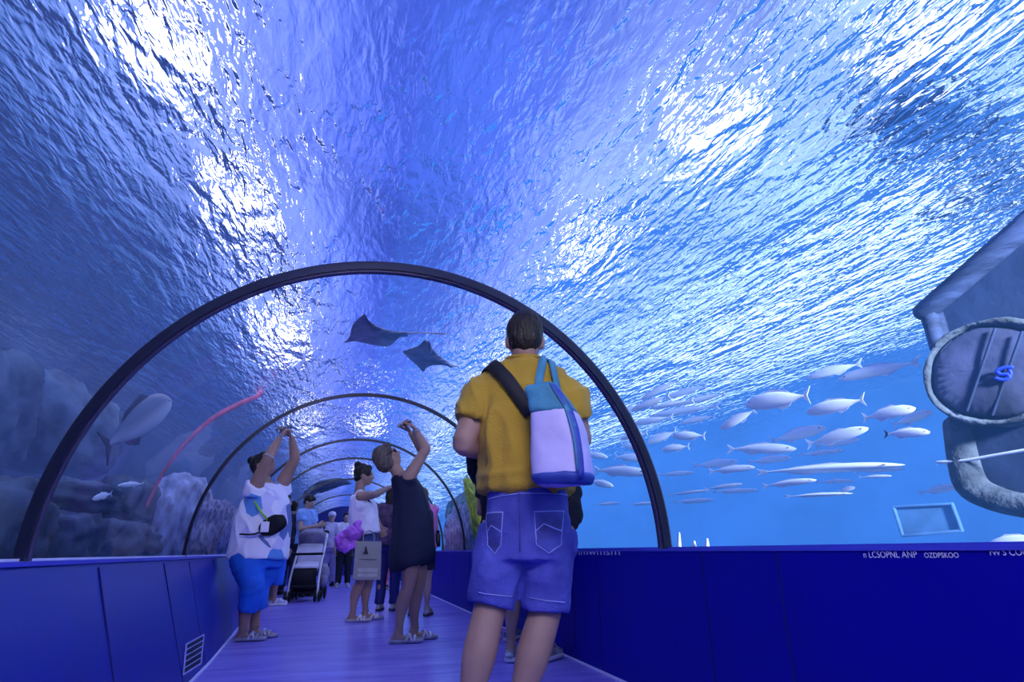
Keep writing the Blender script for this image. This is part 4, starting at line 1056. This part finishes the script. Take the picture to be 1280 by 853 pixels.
sting_ray('larger grey ray with a long whip tail gliding over the vault',
    [(429, 429), (437, 421), (441, 406), (455, 393), (459, 399), (472, 408), (492, 414), (508, 415), (509, 421), (500, 422), (486, 433), (470, 432), (455, 429), (443, 427)], [(507, 417), (525, 416), (545, 417), (564, 418)], 1.15, (470, 419))
sting_ray('smaller grey-blue ray gliding just below the long-tailed ray',
    [(503, 440), (510, 437), (523, 432), (534, 424), (541, 436), (551, 446), (562, 454), (565, 460), (556, 457), (542, 457), (533, 460), (529, 465), (522, 458), (512, 449)], [(563, 457), (569, 458), (574, 459)], 1.15, (535, 448))

# ---------------------------------------------------------------- the school on the right
def fish_mat(nm, top, belly, r=.4):
    m = bpy.data.materials.new(nm); nt, N, L = nodes(m)
    out = N.new('ShaderNodeOutputMaterial'); p = N.new('ShaderNodeBsdfPrincipled'); g = N.new('ShaderNodeNewGeometry')
    sx = N.new('ShaderNodeSeparateXYZ'); tc = N.new('ShaderNodeTexCoord'); L.new(tc.outputs['Object'], sx.inputs[0])
    mr = N.new('ShaderNodeMapRange'); mr.inputs[1].default_value = -.06; mr.inputs[2].default_value = .07; L.new(sx.outputs[2], mr.inputs[0])
    mx = N.new('ShaderNodeMix'); mx.data_type = 'RGBA'; mx.inputs[6].default_value = (*belly, 1); mx.inputs[7].default_value = (*top, 1)
    L.new(mr.outputs[0], mx.inputs[0]); L.new(mx.outputs[2], p.inputs['Base Color']); p.inputs['Roughness'].default_value = r; p.inputs['Specular IOR Level'].default_value = .5
    L.new(p.outputs[0], out.inputs[0]); return m
M_fish = fish_mat('silvery_fish_skin', (.74, .80, .92), (1.0, 1.0, 1.0)); M_fin = mat('pale_fin', (.70, .74, .92), .6)
M_fishd = fish_mat('grey_fish_skin', (.10, .13, .20), (.34, .38, .48)); M_find = mat('dark_fin', (.02, .02, .05), .6)
def fish_proto(nm, hgt, wid, m, mf, tailm=None):
    """unit-length fish: nose at +.5 x, tail at -.5 x"""
    bm = NB(); prof = [(.5, .004, .0), (.47, .30, -.1), (.40, .62, -.05), (.28, .90, 0), (.12, 1.0, 0), (-.06, .88, 0), (-.22, .58, 0), (-.33, .28, 0), (-.40, .16, 0), (-.42, .12, 0)]
    S = catmull(prof, 3); rr = []
    for x, k, dz in S: rr.append(ring_pts(V((x, 0, dz*hgt*.4)), V((0, wid/2*max(k, .01), 0)), V((0, 0, hgt/2*max(k, .01))), 14, 2))
    bridge(bm, rr); b = obj('fish', bm, m)
    def fin(poly, nm, mm):
        f = NB(); y = .006; bridge(f, [[V((x, -y, z)) for x, z in poly], [V((x, y, z)) for x, z in poly]]); o = obj(nm, f, mm, b, False); return o
    fin([(-.40, .025), (-.50, .42*hgt+.02), (-.455, 0), (-.50, -.42*hgt-.02), (-.40, -.025)], 'tail_fin', tailm or mf)
    fin([(.18, .47*hgt), (.08, .66*hgt), (-.16, .46*hgt), (-.22, .30*hgt), (0, .40*hgt)], 'dorsal_fin', mf)
    fin([(-.02, -.42*hgt), (-.10, -.62*hgt), (-.20, -.44*hgt), (-.24, -.26*hgt), (-.1, -.36*hgt)], 'anal_fin', mf)
    for s_ in (-1, 1):
        e = NB(); ball(e, V((.40, s_*wid*.27, hgt*.07)), .011, None, 8); obj('eye', e, M_eye, b)
    return b
P_slim = fish_proto('fish', .20, .085, M_fish, M_fin); P_deep = fish_proto('fish', .30, .11, M_fish, M_fin); P_blk = fish_proto('fish', .26, .10, M_fish, M_fin, M_find); P_dark = fish_proto('fish', .42, .16, M_fishd, M_find)
HB = {P_slim: .20, P_deep: .30, P_blk: .26, P_dark: .42}
USED = set()
def put_fish(proto, head, tail, hpx, X, label, group):
    if proto not in USED: USED.add(proto); o = proto
    else:
        o = proto.copy(); COL.objects.link(o)
        for ch in list(proto.children):
            c = ch.copy(); COL.objects.link(c); c.parent = o
    a, b_ = watx(*head, X), watx(*tail, X); L_ = (a-b_).length
    mid = ((head[0]+tail[0])/2, (head[1]+tail[1])/2); H_ = (watx(mid[0], mid[1]-hpx/2, X)-watx(mid[0], mid[1]+hpx/2, X)).length*1.0
    x = (a-b_).normalized(); z = V((0, 0, 1)); z = (z-x*z.dot(x)).normalized(); y = z.cross(x)
    R = Matrix((x, y, z)).transposed()
    o.location = (a+b_)/2; o.rotation_euler = R.to_euler(); o.scale = (L_, L_, H_/HB[proto])
    tag(o, label, 'fish', group); return o
FISH = [  # head, tail, body height in photo pixels
 ((1145, 510), (1078, 523), 15), ((1166, 514), (1116, 531), 12), ((1033, 534), (963, 552), 14), ((1086, 535), (1008, 556), 14), ((1075, 549), (1019, 558), 9),
 ((1056, 563), (998, 569), 6), ((996, 561), (909, 562), 13), ((990, 572), (935, 578), 9), ((1133, 586), (1066, 590), 5), ((1115, 595), (1073, 597), 4),
 ((1021, 600), (953, 608), 8), ((1069, 601), (1019, 603), 5), ((1069, 609), (1048, 615), 6), ((1066, 617), (982, 621), 5), ((1205, 607), (1148, 616), 9), ((1200, 576), (1170, 580), 5),
 ((944, 584), (886, 590), 9), ((923, 577), (866, 583), 10), ((949, 613), (890, 615), 6), ((928, 605), (880, 612), 5), ((900, 536), (945, 512), 12),
 ((1008, 473), (1078, 454), 12), ((1048, 474), (1150, 452), 15), ((840, 545), (882, 545), 11), ((811, 521), (901, 507), 9), ((809, 554), (846, 539), 10),
 ((827, 562), (862, 558), 9), ((868, 591), (822, 594), 6), ((893, 625), (842, 628), 6), ((887, 613), (835, 619), 4),
 ((811, 591), (743, 588), 13), ((807, 574), (768, 571), 10), ((805, 561), (776, 556), 8), ((767, 608), (735, 601), 9), ((775, 629), (744, 631), 4), ((819, 629), (787, 631), 4),
 ((800, 500), (850, 474), 8), ((830, 498), (885, 482), 8), ((850, 506), (908, 491), 7), ((812, 511), (868, 500), 7), ((788, 514), (838, 494), 9), ((850, 529), (895, 520), 7), ((788, 531), (842, 521), 8), ((775, 549), (810, 541), 7), ((762, 520), (800, 506), 8), ((760, 572), (728, 567), 8), ((1232, 680), (1300, 667), 13)]
rows = [(0, 490), (490, 505), (505, 524), (524, 541), (541, 555), (555, 569), (569, 583), (583, 600), (600, 614), (614, 640), (640, 700)]
NTH = ['first', 'second', 'third', 'fourth', 'fifth', 'sixth', 'seventh', 'eighth', 'ninth', 'tenth', 'eleventh']
mids = [((h[0]+t[0])/2, (h[1]+t[1])/2) for h, t, _ in FISH]
for i, (h, t, hp) in enumerate(FISH):
    mx_, my_ = mids[i]; rw = [k for k, (a, b_) in enumerate(rows) if a <= my_ < b_][0]
    same = sorted([m[0] for m in mids if rows[rw][0] <= m[1] < rows[rw][1]]); k = same.index(mx_)
    L_ = math.hypot(h[0]-t[0], h[1]-t[1]); kind = ('long' if L_ > 75 else 'short' if L_ < 45 else 'mid-sized')+(' deep-bodied' if hp/L_ > .2 else ' slender')
    lab = 'pale %s fish, %s from the left in the %s row down of the school' % (kind, NTH[k], NTH[rw])
    if rw == 10: lab = 'pale fish low in the bottom right corner just above the right wall'
    X = 2.6+.9*((i*37) % 10)/10
    put_fish(P_deep if hp/L_ > .2 else P_slim, h, t, hp, X, lab, 'pale fish of the school right of the tunnel')
put_fish(P_deep, (931, 506), (1013, 494), 22, 2.45, 'largest and brightest deep-bodied white fish of the school', 'pale fish of the school right of the tunnel')
put_fish(P_deep, (1007, 516), (1082, 499), 17, 2.55, 'bright white fish nose-down right behind the largest white fish', 'pale fish of the school right of the tunnel')
put_fish(P_slim, (1132, 581), (945, 591), 11, 2.7, 'longest slender fish stretched across the lower middle of the school', 'pale fish of the school right of the tunnel')
put_fish(P_blk, (1163, 540), (1105, 543), 12, 2.5, 'pale fish with a black tail left of the sunken wreck', 'pale fish of the school right of the tunnel')
put_fish(P_dark, (214, 500), (128, 562), 46, -2.3, 'large dark grey fish seen through the left glass', 'fish left of the tunnel')
put_fish(P_slim, (147, 607), (180, 605), 6, -1.9, 'small white fish near the dark boulders left of the tunnel, upper of two', 'fish left of the tunnel')
put_fish(P_slim, (115, 624), (140, 617), 8, -1.9, 'small white fish near the dark boulders left of the tunnel, lower of two', 'fish left of the tunnel')

# ---------------------------------------------------------------- sunken wreck on the right
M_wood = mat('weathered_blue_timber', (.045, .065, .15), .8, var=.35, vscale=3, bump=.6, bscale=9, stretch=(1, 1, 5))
M_wdk = mat('wreck_shadow_panel', (.028, .045, .12), .85, var=.35, vscale=2.5, bump=.5, bscale=6)  # plain dark blue panel colour
M_rim = mat('encrusted_stone_rim', (.085, .105, .14), .9, var=.35, vscale=9, bump=.9, bscale=25)
M_face = mat('drum_face', (.042, .050, .12), .8, var=.4, vscale=3, bump=.7, bscale=7)
M_mark = mat('blue_mark', (.02, .05, .75), .5)
XWK = 2.9; G2 = lambda x, y, d=0: watx(x, y, XWK+d)
wk = thing('sunken_wreck', 'grey-blue sunken wreck prop with a big round drum end at the right edge', 'wreck', G2(1235, 640))
def plate(poly, X0, X1, nm, m, par, bev=True):
    a = [watx(x, y, XWK+X0) for x, y in poly]; b_ = [p+V((X1-X0, 0, 0)) for p in a]
    bm = NB(); bridge(bm, [a, b_]); return obj(nm, bm, m, par, False)
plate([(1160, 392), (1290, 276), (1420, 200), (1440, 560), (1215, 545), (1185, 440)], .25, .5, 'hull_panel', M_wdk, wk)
bm = NB()
for a, b_, w_ in (((1156, 390), (1300, 266), .055), ((1300, 266), (1430, 160), .06)):
    tube(bm, [G2(*a), G2((a[0]+b_[0])/2, (a[1]+b_[1])/2), G2(*b_)], w_, 8, 2)
obj('top_beam', bm, M_wood, wk)
bm = NB(); tube(bm, [G2(1160, 388), G2(1166, 408), G2(1172, 436)], [.04, .036, .03], 6, 2); tube(bm, [G2(1167, 386, .1), G2(1174, 406, .1), G2(1180, 430, .1)], .03, 6, 2); obj('corner_post', bm, M_wood, wk)
bm = NB(); tube(bm, [G2(1196, 530, .05), G2(1203, 572, .05), G2(1214, 606, .05), G2(1240, 622, .05), G2(1285, 633, .05), G2(1380, 640, .05)], [.055, .06, .065, .06, .055, .05], 10, 4); fr = obj('lower_frame', bm, M_rim, wk)
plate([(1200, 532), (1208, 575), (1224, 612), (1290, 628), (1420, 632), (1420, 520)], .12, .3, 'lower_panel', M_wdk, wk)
bm = NB(); tube(bm, [G2(1172, 578), G2(1205, 576, .0), G2(1240, 570), G2(1310, 558)], .008, 6, 3); obj('cable', bm, M_fin, wk, True, 'pale taut line')
# drum
cD = G2(1237, 465, -.12); dD = wray(1237, 465)[1]; ax = V((dD.x, dD.y*.6, dD.z*.4)).normalized()
hx = (G2(1318, 462, -.12)-G2(1154, 466, -.12)); hx = (hx-ax*hx.dot(ax)); ra = hx.length/2; hx.normalize(); hz = hx.cross(ax).normalized(); 
if hz.z < 0: hz = -hz
rb = (G2(1237, 398, -.12)-G2(1237, 531, -.12)).length/2
def dring(q, k): return ring_pts(cD+ax*q, hx*ra*k, hz*rb*k, 40, 2.25)
bm = NB(); bridge(bm, [dring(.03, .84), dring(-.02, .90), dring(-.03, .96), dring(0, 1.0), dring(.08, 1.01), dring(.5, .97), dring(.8, .9)]); me = bpy.data.meshes.new('drum'); bmesh.ops.recalc_face_normals(bm, faces=bm.faces[:]); bm.to_mesh(me); bm.free(); me.update()
fold(me, .012, lambda c: fbm(c, (9, 9, 9))); dr = obj('drum', me, M_rim, wk)
bm = NB(); bridge(bm, [dring(.0, .86), dring(-.012, .80), dring(-.02, .5), dring(-.022, .05)]); me = bpy.data.meshes.new('df'); bmesh.ops.subdivide_edges(bm, edges=bm.edges[:], cuts=2); bmesh.ops.recalc_face_normals(bm, faces=bm.faces[:]); bm.to_mesh(me); bm.free(); me.update()
fold(me, .02, lambda c: fbm(c, (7, 7, 7), 3)); df = obj('drum_face', me, M_face, dr)
PD = lambda u, v, o_=-.045: cD+hx*ra*u+hz*rb*v+ax*o_
for u0, v0, u1, v1 in ((.05, .78, -.25, -.75), (.42, .7, .12, -.8)):
    bm = NB(); tube(bm, [PD(u0, v0, -.03), PD((u0+u1)/2, (v0+v1)/2, -.03), PD(u1, v1, -.03)], .006, 6, 4); obj('plank_seam', bm, M_wdk, dr)
# small blue swirl of reflection, modelled as a tube on the drum face
bm = NB(); E_ = [(1265, 459), (1254, 460), (1246, 464), (1251, 468), (1259, 468), (1262, 472), (1254, 475), (1245, 473)]
def onface(x, y, o_):
    p, d = wray(x, y); n = ax; t_ = ((cD+ax*o_)-p).dot(n)/d.dot(n); return p+d*t_
tube(bm, [onface(x, y, -.05) for x, y in E_], .008, 6, 4); tube(bm, [onface(x, y, -.05) for x, y in ((1262, 463), (1264, 468), (1260, 473))], .006, 6, 3); obj('emblem', bm, M_mark, dr, True, 'bright blue swirl emblem')

# ---------------------------------------------------------------- rocks, corals and a reflection modelled as a tube
M_rockL = mat('dim_blue_rock', (.10, .13, .19), .9, var=.45, vscale=2.5, bump=.8, bscale=7)
M_rockP = mat('pale_coral_rock', (.42, .43, .62), .9, var=.35, vscale=5, bump=.8, bscale=9)
M_rockG = mat('grey_green_rock', (.15, .19, .20), .9, var=.5, vscale=3, bump=.9, bscale=8)
M_rockR = mat('speckled_reef_rock', (.30, .27, .42), .9, var=.5, vscale=9, bump=1.0, bscale=14, col2=(.05, .05, .10))
def rock(nm, lab, cat, c, r, m, amp=.25, sc=2.2, seed=0, boxy=0, sub=4, group=None):
    bm = NB(); bmesh.ops.create_icosphere(bm, subdivisions=sub, radius=1)
    for v in bm.verts:
        n = v.co.normalized()
        if boxy: 
            k = (abs(n.x)**5+abs(n.y)**5+abs(n.z)**5)**(-1/5); n = n*lerp(1, k, boxy)
        f = 1+amp*noise.noise(n*sc+V((seed*3.1, seed, 0)))+amp*.45*noise.noise(n*sc*2.7+V((seed, 2, 5)))
        v.co = V((n.x*r[0]*f, n.y*r[1]*f, n.z*r[2]*f))+c
    return tag(obj(nm, bm, m, None, True, None, origin=c), lab, cat, group)
def rock_px(nm, lab, cat, x0, x1, y0, y1, X, m, dep=.35, **k):
    a, b_, t, u = watx(x0, (y0+y1)/2, X), watx(x1, (y0+y1)/2, X), watx((x0+x1)/2, y0, X), watx((x0+x1)/2, y1, X)
    c = (a+b_)/2; c.z = (t.z+u.z)/2; sgn = 1 if X > 0 else -1
    return rock(nm, lab, cat, c+V((sgn*dep*.5, 0, 0)), V((dep, abs(a.y-b_.y)/2, abs(t.z-u.z)/2)), m, **k)
gl = 'boulders left of the tunnel'
rock_px('boulder', 'squared dim boulder behind the foot of the nearest arch, leftmost', 'rock', -30, 62, 596, 700, -1.95, M_rockL, boxy=.8, seed=1, group=gl)
rock_px('boulder', 'squared dim boulder standing just right of the foot of the nearest arch', 'rock', 62, 122, 640, 705, -1.9, M_rockL, boxy=.8, seed=2, group=gl)
rock_px('boulder', 'flat-topped dim boulder under the two small white fish', 'rock', 70, 150, 600, 645, -2.1, M_rockL, boxy=.7, seed=3, group=gl)
rock_px('boulder', 'dark boulder in the middle of the left glass panel', 'rock', 122, 200, 650, 705, -1.9, M_rockL, boxy=.6, seed=4, group=gl)
rock_px('boulder', 'tall dim boulder under the large dark grey fish', 'rock', 140, 196, 595, 665, -2.2, M_rockL, boxy=.6, seed=5, group=gl)
rock_px('coral_mound', 'tall pale mound of coral left of the second arch', 'coral', 192, 268, 582, 705, -2.0, M_rockP, amp=.18, seed=6)
rock_px('reef_rock', 'speckled reef rock between the second arch and the patchwork-topped woman', 'rock', 240, 300, 618, 705, -1.75, M_rockR, amp=.35, sc=3, seed=7)
rock_px('reef_rock', 'high dark rock ledge beyond the left glass above the boulders', 'rock', 20, 150, 470, 590, -3.6, M_rockL, boxy=.8, seed=8, group=gl)
rock_px('reef_rock', 'dark rock ledge far left above the foot of the nearest arch', 'rock', -60, 40, 420, 590, -3.4, M_rockL, boxy=.8, seed=18, group=gl)
rock('reef_rock', 'grey-green reef rock over the heads of the far crowd', 'rock', V((-.75, 14.9, 3.0)), V((.9, 1.0, .45)), M_rockG, amp=.3, seed=9)
rock('reef_rock', 'speckled reef rock right of the black dress behind the third arch', 'rock', V((2.36, 8.9, .80)), V((.46, 2.0, .78)), M_rockR, amp=.3, sc=3, seed=10)
rock('reef_rock', 'smooth grey rock slope left of the yellow-shirted man above the speckled rock', 'rock', V((3.3, 9.6, 1.5)), V((.7, 1.7, .75)), M_rockG, amp=.2, seed=11)
M_ycor = mat('yellow_green_coral', (.48, .52, .02), .85, var=.35, vscale=12, bump=.8, bscale=20)
rock('yellow_coral', 'bright yellow-green coral beside the left hip of the yellow-shirted man', 'coral', V((1.98, 7.75, 1.25)), V((.2, .42, .60)), M_ycor, amp=.3, sc=3.5, seed=12)
M_red = mat('red_pipe', (.55, .10, .20), .6, var=.2, vscale=4)
bm = NB(); XP = -1.75
tube(bm, [watx(x, y, XP) for x, y in ((326, 494), (300, 505), (268, 522), (238, 548), (208, 585), (184, 632))], [.045, .05, .045, .035, .028, .022], 12, 4)  # reddish reflection in the glass given a solid shape
tag(obj('pipe', bm, M_red, None, True, None, origin=watx(250, 540, XP)), 'reddish curved pipe rising behind the left glass toward the second arch', 'pipe')
for i, (x, y0, y1) in enumerate(((849, 667, 690), (868, 677, 690), (884, 674, 690))):
    bm = NB(); c = [watx(x, y, 1.95) for y in (y1, (y0+y1)/2, y0)]; tube(bm, c, [.022, .016, .008], 8, 3)
    tag(obj('finger_coral', bm, M_fin, None, True, None, origin=c[0]), 'small white finger coral at the foot of the nearest arch, %s of three' % ('leftmost', 'middle', 'rightmost')[i], 'coral', 'white finger corals')
M_crate = mat('faint_blue_frame', (.13, .28, .52), .7)
t = thing('sunken_crate', 'faint pale blue framed panel lying below the wreck', 'crate', watx(1160, 650, 4.2))
Q = [(1117, 634), (1190, 630), (1202, 662), (1128, 668)]
for a, b_ in zip(Q, Q[1:]+Q[:1]):
    bm = NB(); tube(bm, [watx(*a, 4.2), watx(*b_, 4.2)], .011, 6, 2); obj('frame_bar', bm, M_crate, t)
bm = NB(); bridge(bm, [[watx(x, y, 4.22) for x, y in Q], [watx(x, y, 4.25) for x, y in Q]]); obj('panel', bm, mat('faint_panel', (.09, .22, .42), .8), t, False)

# ---------------------------------------------------------------- on the walls of the walkway
def lettering(txt, x0, y0, x1, lab):
    a, b_ = atx(x0, y0, XW-.0015), atx(x1, y0, XW-.0015)
    cu = bpy.data.curves.new('t', 'FONT'); cu.body = txt; cu.size = 1; cu.extrude = .0; cu.space_character = 1.02
    o = bpy.data.objects.new('t', cu); COL.objects.link(o); dg = bpy.context.evaluated_depsgraph_get(); dg.update()
    me = bpy.data.meshes.new_from_object(o.evaluated_get(dg)); bpy.data.objects.remove(o)
    xs = [v.co.x for v in me.vertices]; w_ = max(xs)-min(xs); x = (b_-a); L_ = x.length; x.normalize(); k = L_/w_
    for v in me.vertices: c = v.co.copy(); v.co = a + x*((c.x-min(xs))*k) + V((0, 0, 1))*(c.y*k*(.3 if 'tiny' in lab else 1))
    return tag(obj('lettering', me, mat('white_lettering', (.75, .75, .95), .5), None, False, None, origin=a), lab, 'sign')
LH = 1.0
lettering('n LCSOPNL ANP', 1080, 697.5, 1147, 'small white lettering on the blue right wall, left word group')
lettering('OZDPSKOO', 1156, 697.5, 1199, 'small white lettering on the blue right wall, bolder single word')
lettering('rvv S COUS', 1238, 694.5, 1292, 'small white lettering on the blue right wall, cut by the right edge of the photo')
lettering('nmwmsm', 720, 694, 775, 'tiny white marks on the right wall beside the denim shorts')
M_vent = mat('vent_frame', (.30, .32, .75), .5); M_vdk = mat('vent_dark', (.004, .006, .05), .8)
def wl(x, y, off=.004):
    p = atx(x, y, -.82)
    for _ in range(6): p = atx(x, y, lw_x(p.y, p.z)+off)
    return p
VQ = [wl(232, 806), wl(254, 794), wl(250, 830), wl(228, 844)]
vt = thing('vent_grille', 'slatted vent grille low on the blue left wall', 'vent', VQ[3])
bm = NB(); bridge(bm, [VQ, [p+V((.003, 0, 0)) for p in VQ]]); obj('backing', bm, M_vdk, vt, False)
for a, b_ in zip(VQ, VQ[1:]+VQ[:1]):
    bm = NB(); tube(bm, [a+V((.004, 0, 0)), b_+V((.004, 0, 0))], .005, 6, 1); obj('frame', bm, M_vent, vt)
for q in (.2, .4, .6, .8):
    bm = NB(); tube(bm, [VQ[0].lerp(VQ[3], q)+V((.004, 0, 0)), VQ[1].lerp(VQ[2], q)+V((.004, 0, 0))], .0035, 6, 1); obj('slat', bm, M_vent, vt)
